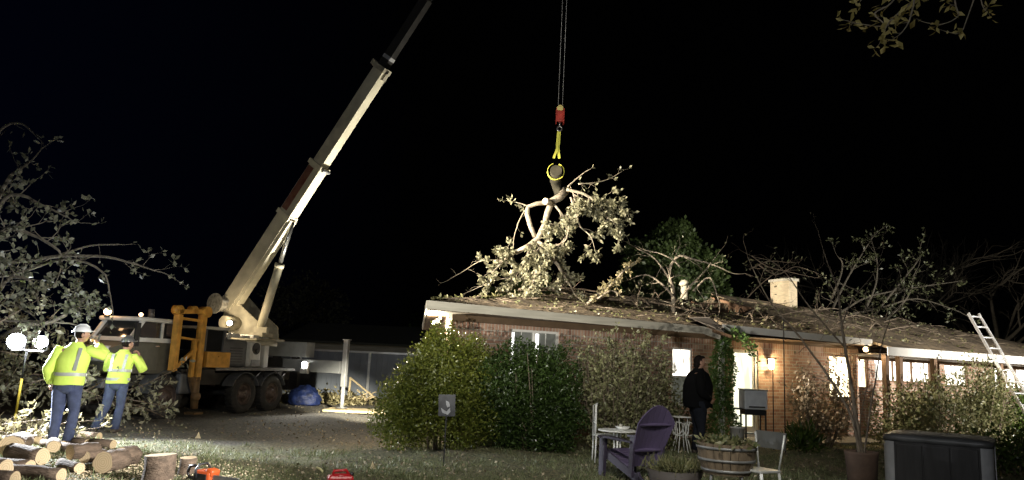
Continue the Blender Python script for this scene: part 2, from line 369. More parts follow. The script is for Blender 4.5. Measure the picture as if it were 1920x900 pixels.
# ================================================================ GROUND
def ground():
    rg = np.random.RandomState(3)
    xs = np.concatenate([np.linspace(-90, -16, 14), np.arange(-15, 16.01, 0.14), np.linspace(17, 90, 14)])
    ys = np.concatenate([np.linspace(-30, 4, 10), np.arange(5, 27.01, 0.14), np.linspace(28, 160, 24)])
    X, Y = np.meshgrid(xs, ys, indexing='ij')
    t1 = np.clip((Y - 9) / 5, 0, 1); t1 = t1 * t1 * (3 - 2 * t1); t2 = np.clip((X + 3) / 3, 0, 1); t2 = t2 * t2 * (3 - 2 * t2)
    Z = 0.15 * t1 * t2
    Z += 0.018 * np.sin(X * 1.7 + 2 * np.sin(Y * .8)) * np.sin(Y * 1.3 + X * .4) + 0.012 * np.sin(X * 5.1 + Y * 2.2) * np.sin(Y * 4.3) + rg.normal(size=Z.shape) * 0.005
    ii = np.arange(X.size).reshape(X.shape)
    F = np.stack([ii[:-1, :-1], ii[1:, :-1], ii[1:, 1:], ii[:-1, 1:]], -1).reshape(-1, 4)
    m = bpy.data.materials.new('lawn_soil'); m.use_nodes = True; nt = m.node_tree; b = nt.nodes['Principled BSDF']; b.inputs['Roughness'].default_value = 0.95
    tc = nt.nodes.new('ShaderNodeTexCoord')
    n = nt.nodes.new('ShaderNodeTexNoise'); n.inputs['Scale'].default_value = 0.9; n.inputs['Detail'].default_value = 6
    n2 = nt.nodes.new('ShaderNodeTexNoise'); n2.inputs['Scale'].default_value = 22; n2.inputs['Detail'].default_value = 4
    nt.links.new(tc.outputs['Object'], n.inputs['Vector']); nt.links.new(tc.outputs['Object'], n2.inputs['Vector'])
    r = nt.nodes.new('ShaderNodeValToRGB'); e = r.color_ramp.elements
    e[0].position = 0.36; e[0].color = (0.11, 0.095, 0.065, 1); e[1].position = 0.62; e[1].color = (0.10, 0.11, 0.055, 1)
    r2 = nt.nodes.new('ShaderNodeValToRGB'); e = r2.color_ramp.elements; e[0].position = 0.3; e[0].color = (0.45, 0.45, 0.45, 1); e[1].position = 0.72; e[1].color = (1.9, 1.8, 1.5, 1)
    mx = nt.nodes.new('ShaderNodeMixRGB'); mx.blend_type = 'MULTIPLY'; mx.inputs[0].default_value = 1
    nt.links.new(n.outputs['Fac'], r.inputs[0]); nt.links.new(n2.outputs['Fac'], r2.inputs[0])
    nt.links.new(r2.outputs[0], mx.inputs[2])
    # worn gravel drive where the crane stands
    sp_ = nt.nodes.new('ShaderNodeSeparateXYZ'); nt.links.new(tc.outputs['Object'], sp_.inputs[0])
    ma = nt.nodes.new('ShaderNodeMath'); ma.operation = 'MULTIPLY_ADD'; nt.links.new(n.outputs['Fac'], ma.inputs[0]); ma.inputs[1].default_value = 5.0; nt.links.new(sp_.outputs['Y'], ma.inputs[2])
    r3 = nt.nodes.new('ShaderNodeMapRange'); r3.inputs['From Min'].default_value = 15.2; r3.inputs['From Max'].default_value = 16.6; nt.links.new(ma.outputs[0], r3.inputs['Value'])
    r4 = nt.nodes.new('ShaderNodeMapRange'); r4.inputs['From Min'].default_value = -0.8; r4.inputs['From Max'].default_value = -2.6; nt.links.new(sp_.outputs['X'], r4.inputs['Value'])
    mm = nt.nodes.new('ShaderNodeMath'); mm.operation = 'MULTIPLY'; nt.links.new(r3.outputs[0], mm.inputs[0]); nt.links.new(r4.outputs[0], mm.inputs[1])
    mg = nt.nodes.new('ShaderNodeMixRGB'); mg.inputs[2].default_value = (0.095, 0.09, 0.085, 1); nt.links.new(mm.outputs[0], mg.inputs[0]); nt.links.new(r.outputs[0], mg.inputs[1]); nt.links.new(mg.outputs[0], mx.inputs[1])
    nt.links.new(mx.outputs[0], b.inputs['Base Color'])
    bp = nt.nodes.new('ShaderNodeBump'); bp.inputs['Strength'].default_value = 0.9; bp.inputs['Distance'].default_value = 0.05
    nt.links.new(n2.outputs['Fac'], bp.inputs['Height']); nt.links.new(bp.outputs[0], b.inputs['Normal'])
    o = fast_mesh('ground', np.stack([X, Y, Z], -1), F, m); tag(o, kind='structure')
    o.data.polygons.foreach_set('use_smooth', [True] * len(o.data.polygons))
ground()

def gzv(x, y):
    t1 = np.clip((y - 9) / 5, 0, 1); t1 = t1 * t1 * (3 - 2 * t1); t2 = np.clip((x + 3) / 3, 0, 1); t2 = t2 * t2 * (3 - 2 * t2)
    return 0.15 * t1 * t2
def grass():
    rs = np.random.RandomState(5); N = 130000
    y = 7.6 + 13 * rs.rand(N) ** 1.5; x = (rs.rand(N) - 0.5) * 1.5 * y
    c = np.sin(x * 1.3 + 1.1 * np.sin(y)) * np.sin(y * 1.7 + .6 * x) + 0.5 * np.sin(x * 4.1 + y * 2) + rs.normal(size=N) * 0.5
    keep = (c > -0.2) & ~((y > 12.8 + .6 * np.sin(x * 2)) & (x < -1.6)); x = x[keep]; y = y[keep]; n = len(x)
    z = gzv(x, y) - 0.01
    h = 0.03 + 0.05 * rs.rand(n); a = rs.rand(n) * 2 * pi; w = 0.004 + 0.006 * rs.rand(n); le = rs.normal(size=(n, 2)) * 0.035
    dx = np.cos(a) * w; dy = np.sin(a) * w
    V = np.stack([np.stack([x - dx, y - dy, z], 1), np.stack([x + dx, y + dy, z], 1), np.stack([x + le[:, 0], y + le[:, 1], z + h], 1)], 1)
    o = fast_mesh('grass', V, np.arange(3 * n).reshape(-1, 3), leafmat('grass_blade', (0.07, 0.09, 0.03), (0.24, 0.25, 0.13), rough=0.6, trans=0.2), k=3)
    tag(o, 'short patchy winter grass on the lit part of the yard', 'grass', kind='stuff')
    # leaf litter and wood chips
    N = 9000; y = 7.8 + 16 * rs.rand(N) ** 1.3; x = (rs.rand(N) - 0.5) * 1.5 * y
    c = np.sin(x * 0.9 + 2) * np.sin(y * .8 + x * .5) + rs.normal(size=N) * 0.5
    k = c > -0.2; x = x[k]; y = y[k]; n = len(x); d = rs.normal(size=(n, 3)); d[:, 2] = np.abs(d[:, 2]) * 0.5
    o = leaf_obj('leaf_litter', np.stack([x, y, gzv(x, y) + 0.012], 1), d, 0.055, leafmat('litter', (0.10, 0.075, 0.04), (0.42, 0.35, 0.24), 0.8, 0.0), seed=9, width=0.6)
    tag(o, 'fallen leaves, twigs and wood chips scattered over the yard', 'leaf litter', kind='stuff')
grass()
def clumps():
    rs = np.random.RandomState(15); P_ = []; D_ = []
    for _ in range(420):
        y = 7.8 + 5.5 * rs.rand() ** 1.2; x = (rs.rand() - .5) * 1.5 * y; k = rs.randint(8, 26); sp = .03 + .05 * rs.rand()
        q = rs.normal(size=(k, 3)) * np.array([sp, sp, 0]) + np.array([x, y, 0]); q[:, 2] = gzv(q[:, 0], q[:, 1]) - .005; P_.append(q); D_.append(rs.normal(size=(k, 3)) * .55 + np.array([0, 0, 1.0]))
    tag(leaf_obj('grass_tufts', np.concatenate(P_), np.concatenate(D_), .105, leafmat('grass_tuft', (.06, .085, .025), (.26, .27, .14), .6, .2), seed=15, width=.10), 'longer uneven grass tufts in the lawn', 'grass', kind='stuff')
    n = 5200; x = -5.3 + rs.normal(size=n) * 1.25; y = 9.9 + rs.normal(size=n) * .75; k = (y > 8) ; x = x[k]; y = y[k]
    tag(leaf_obj('wood_shavings', np.stack([x, y, gzv(x, y) + .02], 1), rs.normal(size=(len(x), 3)) * np.array([1, 1, .25]), .028, leafmat('shaving', (.40, .31, .19), (.72, .60, .42), .8, 0), seed=16, width=.7), 'pale sawdust and wood shavings on the ground round the log pile', 'sawdust', kind='stuff')
clumps()

# ================================================================ HOUSE
HO = Vector((-1.42, 13.1, 0)); HA = rad(26.57)
house = empty('brick_house', HO, HA)
tag(house, 'long low brick ranch house with a storm damaged roof and lit windows', 'house')
HU = Vector((cos(HA), sin(HA), 0)); HV = Vector((-sin(HA), cos(HA), 0))
def HW(a, b, z): return HO + HU * a + HV * b + Vector((0, 0, z))
def hb(m, a0, a1, b0, b1, z0, z1, mi=0, bev=0): m.box(((a0 + a1) / 2, (b0 + b1) / 2, (z0 + z1) / 2), (a1 - a0, b1 - b0, z1 - z0), None, mi, bev)

# front wall with its openings
ops = [(2.0, 3.1, 1.2, 2.26), (5.95, 6.52, 0.85, 2.1), (7.6, 8.46, 0.2, 2.14), (10.8, 11.62, 1.1, 2.16)]
w = MB(); s = MB(); A = 0.75
for (a0, a1, z0, z1) in ops + [(11.85, 11.85, 0, 0)]:
    hb(w, A, a0, 0.7, 0.9, -0.05, 2.10); hb(s, A, a0, 0.696, 0.904, 2.10, 2.33)
    if a1 > a0:
        if z0 > 0.25: hb(w, a0, a1, 0.7, 0.9, -0.05, z0)
        if z1 < 2.05: hb(w, a0, a1, 0.7, 0.9, z1, 2.10)
        if z1 < 2.29: hb(s, a0, a1, 0.696, 0.904, max(z1, 2.10), 2.33)
    A = a1
w.build('wall', M_brick, house); s.build('wall_top_course', M_soldier, house)
w = MB(); w.prism([(0.75, .902, -.05), (0.95, .902, -.05), (3.61, 8.3, -.05), (3.41, 8.3, -.05)], (0, 0, 2.60)); w.build('side_wall', M_bricks, house)
w = MB(); hb(w, 3.62, 21.6, 8.1, 8.3, -0.05, 2.5); hb(w, 21.4, 21.6, 1.7, 8.1, -0.05, 2.5); hb(w, 11.65, 11.85, 0.9, 1.7, -0.05, 2.4)
strip = [(12.35, 13.25, 1.35, 2.16), (13.5, 15.9, 1.55, 2.16), (16.5, 17.6, 1.5, 2.14), (18.9, 20.6, 1.5, 2.14)]
A = 11.85
for (a0, a1, z0, z1) in strip:
    hb(w, A, a0, 1.5, 1.7, -0.05, 2.4); hb(w, a0, a1, 1.5, 1.7, -0.05, z0); hb(w, a0, a1, 1.5, 1.7, z1, 2.4); A = a1
hb(w, A, 21.4, 1.5, 1.7, -0.05, 2.4)
w.build('porch_wall', M_brick, house)
# beige boards between wall top and soffit
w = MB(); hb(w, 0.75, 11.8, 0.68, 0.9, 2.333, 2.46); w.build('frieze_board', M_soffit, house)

lit_warm = lit('lit_pane_warm', (1.0, 0.84, 0.52), 6.5, 6.0, 0.22, (1.6, 1, .35))
lit_white = lit('lit_pane_white', (1.0, 0.92, 0.76), 6.0, 6.0, 0.10, (1.5, 1, .6))
lit_door = lit('lit_door', (0.98, 0.97, 0.70), 1.7, 4.0, 0.6, (2, 1, .3))
lit_dim = lit('dim_pane', (0.30, 0.31, 0.24), 0.28, 6.0, 0.6)
lit_strip = lit('curtain_gap', (1.0, 1.0, 0.94), 4.0, 2.0, 0.9)
def window(a0, a1, z0, z1, b, pane, npan=2, rail=True, label=None, frame_m=None, gap=False, lower=None):
    fm = frame_m or M_white
    m = MB(); t = 0.045; y0 = b - 0.012; y1 = b + 0.07
    hb(m, a0, a1, y0, y1, z1 - t, z1); hb(m, a0, a1, y0 - 0.03, y1, z0, z0 + t)
    for k in range(npan + 1):
        c = a0 + (a1 - a0) * k / npan; c = min(max(c, a0 + t / 2), a1 - t / 2); hb(m, c - t / 2, c + t / 2, y0 + 0.002, y1, z0 + t, z1 - t)
    fr = m.build('window', fm, house)
    if label: fr['label'] = label
    zc = (z0 + z1) / 2
    for k in range(npan):
        p0 = a0 + (a1 - a0) * k / npan + t / 2; p1 = a0 + (a1 - a0) * (k + 1) / npan - t / 2
        q = MB(); hb(q, p0, p1, y1 - 0.03, y1 - 0.02, z0 + t if not lower else zc, z1 - t); q.build('pane', pane, fr)
        if lower: q = MB(); hb(q, p0, p1, y1 - 0.03, y1 - 0.02, z0 + t, zc); q.build('pane', lower, fr)
        if rail: q = MB(); hb(q, p0, p1, y1 - 0.055, y1 - 0.032, zc - 0.02, zc + 0.02); hb(q, (p0 + p1) / 2 - 0.006, (p0 + p1) / 2 + 0.006, y1 - 0.045, y1 - 0.033, zc + 0.02, z1 - t); q.build('sash_rail', fm, fr)
        if gap: q = MB(); hb(q, p0 + 0.005, p0 + 0.075, y1 - 0.075, y1 - 0.062, z0 + t + .01, z1 - t - 0.02); q.build('curtain_gap', lit_strip, fr)
    return fr
window(2.0, 3.1, 1.2, 2.26, 0.74, lit_dim, 2, True, 'double window with drawn blinds', gap=True)
window(5.95, 6.52, 0.85, 2.1, 0.74, lit_white, 1, True, 'tall sash window, its upper half brightly lit', lower=lit_dim)
window(10.8, 11.62, 1.1, 2.16, 0.74, lit_warm, 1, False, 'brightly lit window next to the porch lamp', frame_m=M_wood)
for i, (a0, a1, z0, z1) in enumerate(strip): window(a0, a1, z0, z1, 1.54, lit_white if i else lit_warm, 1 if a1 - a0 < 1.2 else 3, False, None, frame_m=M_wood)
# glazed door
m = MB(); hb(m, 7.6, 7.68, 0.72, 0.86, 0.2, 2.14); hb(m, 8.38, 8.46, 0.72, 0.86, 0.2, 2.14); hb(m, 7.68, 8.38, 0.72, 0.86, 2.07, 2.14); hb(m, 7.68, 8.38, 0.74, 0.80, 0.2, 0.42); hb(m, 7.68, 7.74, 0.74, 0.80, .42, 2.07); hb(m, 8.32, 8.38, 0.74, 0.80, .42, 2.07)
dr = m.build('door', M_white, house)
m = MB(); hb(m, 7.74, 8.32, 0.765, 0.775, 0.42, 2.07); m.build('pane', lit_door, dr)
m = MB(); m.ball((8.35, 0.71, 1.05), 0.03); m.build('handle', M_steel, dr)
# dark interior floor and ceiling so that no lamp shines through
m = MB(); hb(m, 3.7, 21.3, 1.72, 8.0, 2.42, 2.45); hb(m, 1.3, 11.6, 0.95, 1.72, 2.42, 2.45); m.build('ceiling_board', M_soffit, house)

# roof -------------------------------------------------
def ridge_rise(a): return 0.93 + 0.035 * max(0, min(a - 5, 8))
def eave_z(a): return 2.62 - 0.010 * min(a, 11)
def roof_z(a, b):
    k = min(b / 4.5, (9 - b) / 4.5, a / 5.0, (22.5 - a) / 5.0)
    z = eave_z(a) + ridge_rise(a) * k
    if a > 11.3 and b < 1.2:
        t = (b + 0.6) / 1.8; z = 2.36 + (roof_z_main(a, 1.2) - 2.36) * t
    # storm damage: the rafters sag round the break
    z -= 0.10 * math.exp(-((a - 6.7) / 0.35) ** 2) * math.exp(-((b - 0.1) / 0.8) ** 2)
    z -= 0.30 * math.exp(-((a - 9.4) / 0.9) ** 2) * math.exp(-((b - 3.6) / 0.8) ** 2)
    if a >= 10.5 and b > .5: z += 0.13 * min(1, (b - .5) / 2.5) * max(0, 1 - (a - 10.5) / 5)
    return z
def roof_z_main(a, b): return eave_z(a) + ridge_rise(a) * min(b / 4.5, a / 5.0, (22.5 - a) / 5.0)
def hole(a, b):
    w1 = 0.09 * sin(a * 17 + b * 9) + 0.06 * sin(a * 31)
    if 6.2 + 0.3 * b + w1 < a < 7.15 + 0.45 * b + w1 and b < 1.5 + w1: return True
    if 8.2 + w1 < a < 10.5 + w1 * .3 and 2.55 + 0.12 * (a - 8.5) + w1 < b < 3.95 + w1: return True
    return False
def roofmat():
    m = bpy.data.materials.new('shingles'); m.use_nodes = True; nt = m.node_tree; b = nt.nodes['Principled BSDF']; b.inputs['Roughness'].default_value = 0.9
    tc = nt.nodes.new('ShaderNodeTexCoord')
    t = nt.nodes.new('ShaderNodeTexBrick'); t.inputs['Scale'].default_value = 1; t.inputs['Brick Width'].default_value = 0.3; t.inputs['Row Height'].default_value = 0.14; t.inputs['Mortar Size'].default_value = 0.012
    t.inputs['Color1'].default_value = (0.19, 0.15, 0.105, 1); t.inputs['Color2'].default_value = (0.30, 0.24, 0.165, 1); t.inputs['Mortar'].default_value = (0.06, 0.05, 0.04, 1)
    nt.links.new(tc.outputs['Object'], t.inputs['Vector'])
    n = nt.nodes.new('ShaderNodeTexNoise'); n.inputs['Scale'].default_value = 2.2; n.inputs['Detail'].default_value = 6; nt.links.new(tc.outputs['Object'], n.inputs['Vector'])
    r = nt.nodes.new('ShaderNodeValToRGB'); r.color_ramp.elements[0].position = 0.35; r.color_ramp.elements[0].color = (0.6, 0.58, 0.55, 1); r.color_ramp.elements[1].position = 0.65; r.color_ramp.elements[1].color = (1.25, 1.2, 1.1, 1)
    nt.links.new(n.outputs['Fac'], r.inputs[0])
    mx = nt.nodes.new('ShaderNodeMixRGB'); mx.blend_type = 'MULTIPLY'; mx.inputs[0].default_value = 1
    nt.links.new(t.outputs['Color'], mx.inputs[1]); nt.links.new(r.outputs[0], mx.inputs[2]); nt.links.new(mx.outputs[0], b.inputs['Base Color'])
    n3 = nt.nodes.new('ShaderNodeTexNoise'); n3.inputs['Scale'].default_value = 60; nt.links.new(tc.outputs['Object'], n3.inputs['Vector'])
    ad = nt.nodes.new('ShaderNodeMath'); ad.operation = 'SUBTRACT'; nt.links.new(n3.outputs['Fac'], ad.inputs[0]); nt.links.new(t.outputs['Fac'], ad.inputs[1])
    bp = nt.nodes.new('ShaderNodeBump'); bp.inputs['Strength'].default_value = 0.8; bp.inputs['Distance'].default_value = 0.015
    nt.links.new(ad.outputs[0], bp.inputs['Height']); nt.links.new(bp.outputs[0], b.inputs['Normal'])
    return m
M_roof = roofmat()
def roof():
    rg = random.Random(4); v = []; idx = {}; f = []
    na = 180; As = [i * 0.125 for i in range(na + 1)]; Bs = [j * 0.1125 for j in range(-6, 81)]
    def vid(i, j):
        if (i, j) not in idx:
            a, b = As[i], Bs[j]
            if a <= 11.3: b = max(b, 0.0)
            idx[(i, j)] = len(v); v.append((a + .36 * max(b, 0) * max(0, 1 - a / 7), max(b, -0.6), roof_z(a, b) + rg.uniform(-.007, .007)))
        return idx[(i, j)]
    for i in range(na):
        for j in range(len(Bs) - 1):
            a, b = As[i] + .062, Bs[j] + .056
            if b < 0 and a < 11.5: continue
            if hole(a, b): continue
            f.append((vid(i, j), vid(i + 1, j), vid(i + 1, j + 1), vid(i, j + 1)))
    me = bpy.data.meshes.new('roof'); me.from_pydata(v, [], f); me.materials.append(M_roof); me.update()
    o = bpy.data.objects.new('roof', me); COL.objects.link(o); o.parent = house
    md = o.modifiers.new('thick', 'SOLIDIFY'); md.thickness = 0.06; md.offset = -1
    return o
roof_o = roof()
def strip_board(name, segs, mt, h, parent=house, th=0.03):
    m = MB()
    for (p, q) in segs: m.beam(p, q, th, h)
    return m.build(name, mt, parent)
strip_board('fascia', [((-0.02, -0.02, eave_z(0) - .075), (6.2, -0.02, eave_z(6.2) - .09)), ((6.2, -0.02, eave_z(6.2) - .09), (6.62, -0.06, 2.37))], M_fascia, 0.15)
strip_board('fascia', [((6.72, -0.03, 2.55), (11.45, -0.02, 2.48))], M_white, 0.15)['label'] = 'fascia right of the break, standing a little higher'  # white paint stands in for the brighter light on this stretch
strip_board('porch_fascia', [((11.2, -0.62, 2.27), (22.4, -0.62, 2.27))], M_white, 0.20)
strip_board('side_fascia', [((-0.02, 0, 2.545), (3.22, 9, 2.545))], M_fascia, 0.15)
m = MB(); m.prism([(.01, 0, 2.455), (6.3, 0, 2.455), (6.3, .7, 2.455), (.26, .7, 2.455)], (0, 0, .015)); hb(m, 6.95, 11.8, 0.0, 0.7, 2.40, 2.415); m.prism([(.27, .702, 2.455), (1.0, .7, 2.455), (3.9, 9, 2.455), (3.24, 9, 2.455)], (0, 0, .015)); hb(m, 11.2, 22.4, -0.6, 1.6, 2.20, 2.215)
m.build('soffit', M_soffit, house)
# lifted and torn pieces at the break
rg = random.Random(8)
m = MB(); vs = []
for (a, b) in [(10.5, 2.9), (10.5, 3.5), (10.5, 4.1), (10.5, 4.6)]: vs += [(a - .02, b, roof_z(10.51, b) + .05)]
m.prism([vs[0], vs[1], vs[2], vs[3], (10.48, 4.6, vs[3][2] - .48), (10.48, 3.5, vs[1][2] - .30)], (.03, 0, 0)); m.build('broken_board_edge', mat('torn_deck_board', (.34, .20, .12), .85, var=.3, scale=5, stretch=(1, 1, 6)), house)
m = MB(); m.prism([(a, b, roof_z(10.6, b) + .02 + (0.07 if a < 11 else .01)) for a, b in [(10.4, 3.9), (12.6, 4.0), (12.7, 4.52), (10.4, 4.48)]], (0, 0, 0.035)); m.build('lifted_roof_sheet', M_roof, house)
m = MB()
for k in range(7):
    a = 6.3 + k * 0.12; z = 2.62 - 0.03 * k; m.prism([(a, -0.08 - rg.random() * .1, z + rg.uniform(-.1, .12)), (a + .3, -0.05, z - rg.uniform(0, .25)), (a + .35, 0.4, z + 0.1), (a - .05, 0.5, z + .12)], (0, 0, 0.02), 0)
m.build('torn_shingle', mat('torn_felt', (0.05, 0.042, 0.035), 0.9), house)
m = MB(); m.beam((6.3, -0.02, 2.50), (6.85, -0.15, 2.36), 0.02, 0.07); m.build('splintered_rafter', M_wood, house)
m = MB(); m.beam((6.5, 0.1, 2.7), (6.9, 0.5, 2.45), 0.04, 0.09); m.build('splintered_rafter', M_wood, house)
m = MB(); m.beam((8.6, 3.5, 3.35), (10.4, 4.0, 3.5), 0.05, 0.12); m.beam((9.1, 3.2, 3.2), (9.3, 4.3, 3.6), 0.04, 0.12)
m.build('splintered_rafter', M_wood, house)
# chimney and vent
m = MB(); hb(m, 13.05, 13.38, 4.0, 4.75, 3.2, 4.45); ch = m.build('chimney', mat('pale_chimney_brick', (0.62, 0.52, 0.36), 0.85, var=0.15, scale=7, bump=0.4, stretch=(1, 1, 4)), roof_o)
m = MB(); hb(m, 13.01, 13.42, 3.96, 4.79, 4.45, 4.53); m.build('chimney_cap', M_fascia, ch)
m = MB(); m.tube([(9.02, 4.0, 3.3), (9.02, 4.0, 3.98)], 0.095, 12); m.tube([(9.02, 4.0, 3.98), (8.99, 4.0, 4.03), (8.97, 4.0, 4.10)], [0.13, 0.14, 0.05], 12); m.tube([(9.02, 4.0, 3.93), (9.2, 3.95, 3.9)], 0.06, 10)
m.build('vent_pipe', mat('galvanised', (0.75, 0.70, 0.54), 0.6, 0.0, var=0.2, scale=9), roof_o)
# porch posts, step, wall lantern, bulb
for a in (11.55, 12.05, 13.35, 16.1, 18.4, 21.0):
    m = MB(); hb(m, a - .06, a + .06, -0.35, -0.23, 0.0, 2.2); m.build('porch_post', M_wood, house)
m = MB(); hb(m, 6.75, 6.85, 0.05, 0.15, 0.0, 2.4); m.build('white_post', M_white, house)
m = MB(); hb(m, 6.3, 11.5, -0.6, 0.7, 0.05, 0.2); m.build('porch_slab', mat('concrete', (0.35, 0.33, 0.3), 0.9, var=0.15, bump=0.3), house)
M_lamp = mat('lamp_glass', (1, 0.9, 0.7), 0.3, emit=(1.0, 0.80, 0.45), estr=30)
M_bulb = mat('bulb_glass', (1, 0.9, 0.7), 0.3, emit=(1.0, 0.72, 0.35), estr=22)
m = MB(); m.box((8.75, 0.66, 1.92), (0.05, 0.08, 0.16)); m.box((8.75, 0.58, 1.98), (0.16, 0.16, 0.03)); m.box((8.75, 0.58, 1.72), (0.12, 0.12, 0.02)); lan = m.build('wall_lantern', M_black, house)
m = MB(); m.loft([((8.75, 0.58, 1.73), .05, .05), ((8.75, 0.58, 1.96), .065, .065)], 8); m.build('lamp_glass', M_lamp, lan)
m = MB(); m.tube([(11.25, 0.0, 2.42), (11.25, 0.0, 2.36)], 0.05, 10); blb = m.build('porch_lamp', M_black, house)
m = MB(); m.ball((11.25, 0.0, 2.31), 0.06); m.build('bulb', M_bulb, blb)
point('lantern_light', HW(8.75, 0.42, 1.8), 30, (1.0, 0.72, 0.38), 0.06)
point('porch_bulb_light', HW(11.25, -0.1, 2.2), 28, (1.0, 0.75, 0.42), 0.05)
# flood lamp under the side eave
m = MB(); m.box((0.86, 1.6, 2.42), (0.06, 0.06, 0.06)); m.box((0.80, 1.6, 2.36), (0.08, 0.12, 0.09), (0, 0.5, 0), bev=0.015); fl = m.build('flood_lamp', M_steel, house)
m = MB(); m.box((0.748, 1.6, 2.335), (0.012, 0.10, 0.075), (0, 0.5, 0)); m.build('lamp_glass', mat('flood_glass', (1, 1, 1), 0.3, emit=(1, 0.93, 0.75), estr=60), fl)

# ================================================================ CRANE TRUCK
M_cream = mat('cream_paint', (0.62, 0.58, 0.44), 0.5, var=0.14, scale=3, bump=0.1, bscale=30)
M_creamd = mat('worn_cream_paint', (0.36, 0.33, 0.25), 0.65, var=0.3, scale=4, bump=0.2, bscale=20)
M_boomup = mat('unlit_boom_tone', (0.022, 0.021, 0.02), 0.6, var=0.3)  # upper boom beyond the lamps: its darkness is put into the colour
M_redm = mat('red_lettering', (0.10, 0.018, 0.012), 0.7, col2=(.20, .10, .07), scale=5, detail=6)
M_truckw = mat('truck_white', (0.60, 0.59, 0.56), 0.45, var=0.12)
M_truckg = mat('truck_grey', (0.10, 0.104, 0.11), 0.5, var=0.3, scale=4, bump=0.1)
M_truckd = mat('truck_dark', (0.035, 0.033, 0.03), 0.65, var=0.4)
M_olive = mat('olive_door', (0.075, 0.072, 0.055), 0.5, var=0.2)
M_orange = mat('orange_paint', (0.62, 0.31, 0.055), 0.5, var=0.22, scale=6, bump=0.1)
M_glass = mat('dark_glass', (0.02, 0.022, 0.025), 0.08, spec=0.8)
M_hub = mat('rusty_rim', (0.09, 0.065, 0.055), 0.55, 0.3, var=0.4, scale=12)
M_chrome = mat('ram_chrome', (0.6, 0.6, 0.58), 0.2, 0.9, var=0.05)
M_amber = mat('amber_beacon', (1, 0.6, 0.3), 0.3, emit=(1.0, 0.62, 0.30), estr=9)
M_flood = mat('work_lamp_glass', (1, 1, 1), 0.3, emit=(1, 0.96, 0.86), estr=40)
def lathe(m, prof, c, axis='Y', n=24, mi=0, closed=True):
    c = Vector(c); vs = []; k = len(prof)
    for i in range(n):
        t = 2 * pi * i / n
        for r, h in prof:
            vs.append(c + {'Y': Vector((cos(t) * r, h, sin(t) * r)), 'Z': Vector((cos(t) * r, sin(t) * r, h)), 'X': Vector((h, cos(t) * r, sin(t) * r))}[axis])
    fs = []
    for i in range(n):
        j = (i + 1) % n
        for q in range(k if closed else k - 1): fs.append((i * k + q, i * k + (q + 1) % k, j * k + (q + 1) % k, j * k + q))
    m.add(vs, fs, mi, True); return m
M_boomside = mat('boom_side_lit_tone', (.50, .465, .36), .6, var=.22, scale=2.5, bump=.15, bscale=18)  # side faces coloured paler so they look lit
T0 = Vector((-6.81, 19.99, 0))
truck = empty('crane_truck', T0, rad(252))
tag(truck, 'cream telescopic boom crane on a truck carrier, boom raised over the house', 'crane truck')
def tb(m, x0, x1, y0, y1, z0, z1, mi=0, bev=0): m.box(((x0 + x1) / 2, (y0 + y1) / 2, (z0 + z1) / 2), (x1 - x0, y1 - y0, z1 - z0), None, mi, bev)
def wheel(x, y, sgn, r=0.49):
    e = MB(); lathe(e, [(r * .56, -.02), (r * .72, 0.012), (r * .93, 0.0), (r, -.05), (r * 1.0, -.23), (r * .93, -.28), (r * .6, -.27), (r * .56, -.2)] if sgn > 0 else [(r * .56, .02), (r * .72, -0.012), (r * .93, 0.0), (r, .05), (r, .23), (r * .93, .28), (r * .6, .27), (r * .56, .2)], (x, y, r), n=28)
    for k in range(28):
        t = 2 * pi * k / 28; e.box((x + cos(t) * r, y - sgn * .14, r + sin(t) * r), (0.03, 0.22, 0.035), (0, -t, 0))
    w_ = e.build('wheel', M_rubber, truck)
    e = MB(); lathe(e, [(r * .55, -.01), (r * .575, -.01), (r * .5, -.08), (r * .3, -.07), (r * .25, -.02), (r * .12, 0.02), (0.001, 0.02), (0.001, -0.2), (r * .55, -.2)] if sgn > 0 else [(r * .55, .01), (r * .5, .08), (r * .25, .02), (0.001, -0.02), (0.001, 0.2), (r * .55, .2)], (x, y, r), n=24)
    for k in range(8):
        t = 2 * pi * k / 8; e.ball((x + cos(t) * r * .36, y - sgn * .055, r + sin(t) * r * .36), .018, 6, 4)
    e.build('rim', M_hub, w_)
for x in (0.0, -1.2, 2.75):
    wheel(x, 0.0, 1); wheel(x, -2.3, -1)
    e = MB(); e.tube([(x, -2.1, .49), (x, -.2, .49)], 0.07, 8); e.build('axle', M_truckd, truck)
e = MB(); tb(e, -2.2, 4.3, -0.75, -0.45, .72, 1.02); tb(e, -2.2, 4.3, -1.85, -1.55, .72, 1.02)
for x in (-2.0, -.6, .6, 1.6, 3.4): tb(e, x - .05, x + .05, -1.55, -.75, .75, .98)
e.build('chassis_frame', M_truckd, truck)
e = MB(); tb(e, -2.15, 1.25, -2.3, 0.02, 1.10, 1.17); e.build('deck', M_steel, truck)
e = MB(); tb(e, 1.25, 4.0, -2.3, -1.05, 1.02, 1.12); tb(e, 1.25, 2.4, -1.05, 0.0, 1.02, 1.12); e.build('front_deck', M_truckd, truck)
# mudguards
for x in (0.0, -1.2):
    e = MB(); pts = [(x + cos(t) * .58, -.15, .49 + sin(t) * .56) for t in [pi * (0.12 + .76 * k / 8) for k in range(9)]]
    for p, q in zip(pts, pts[1:]): e.beam(p, q, 0.34, 0.015)
    e.build('mudguard', M_truckg, truck)
e = MB()
for p, q in zip(*(lambda L: (L, L[1:]))([(2.75 + cos(t) * .62, -.15, .49 + sin(t) * .62) for t in [pi * (0.05 + .85 * k / 10) for k in range(11)]])): e.beam(p, q, 0.36, 0.02)
e.build('mudguard', M_truckg, truck)
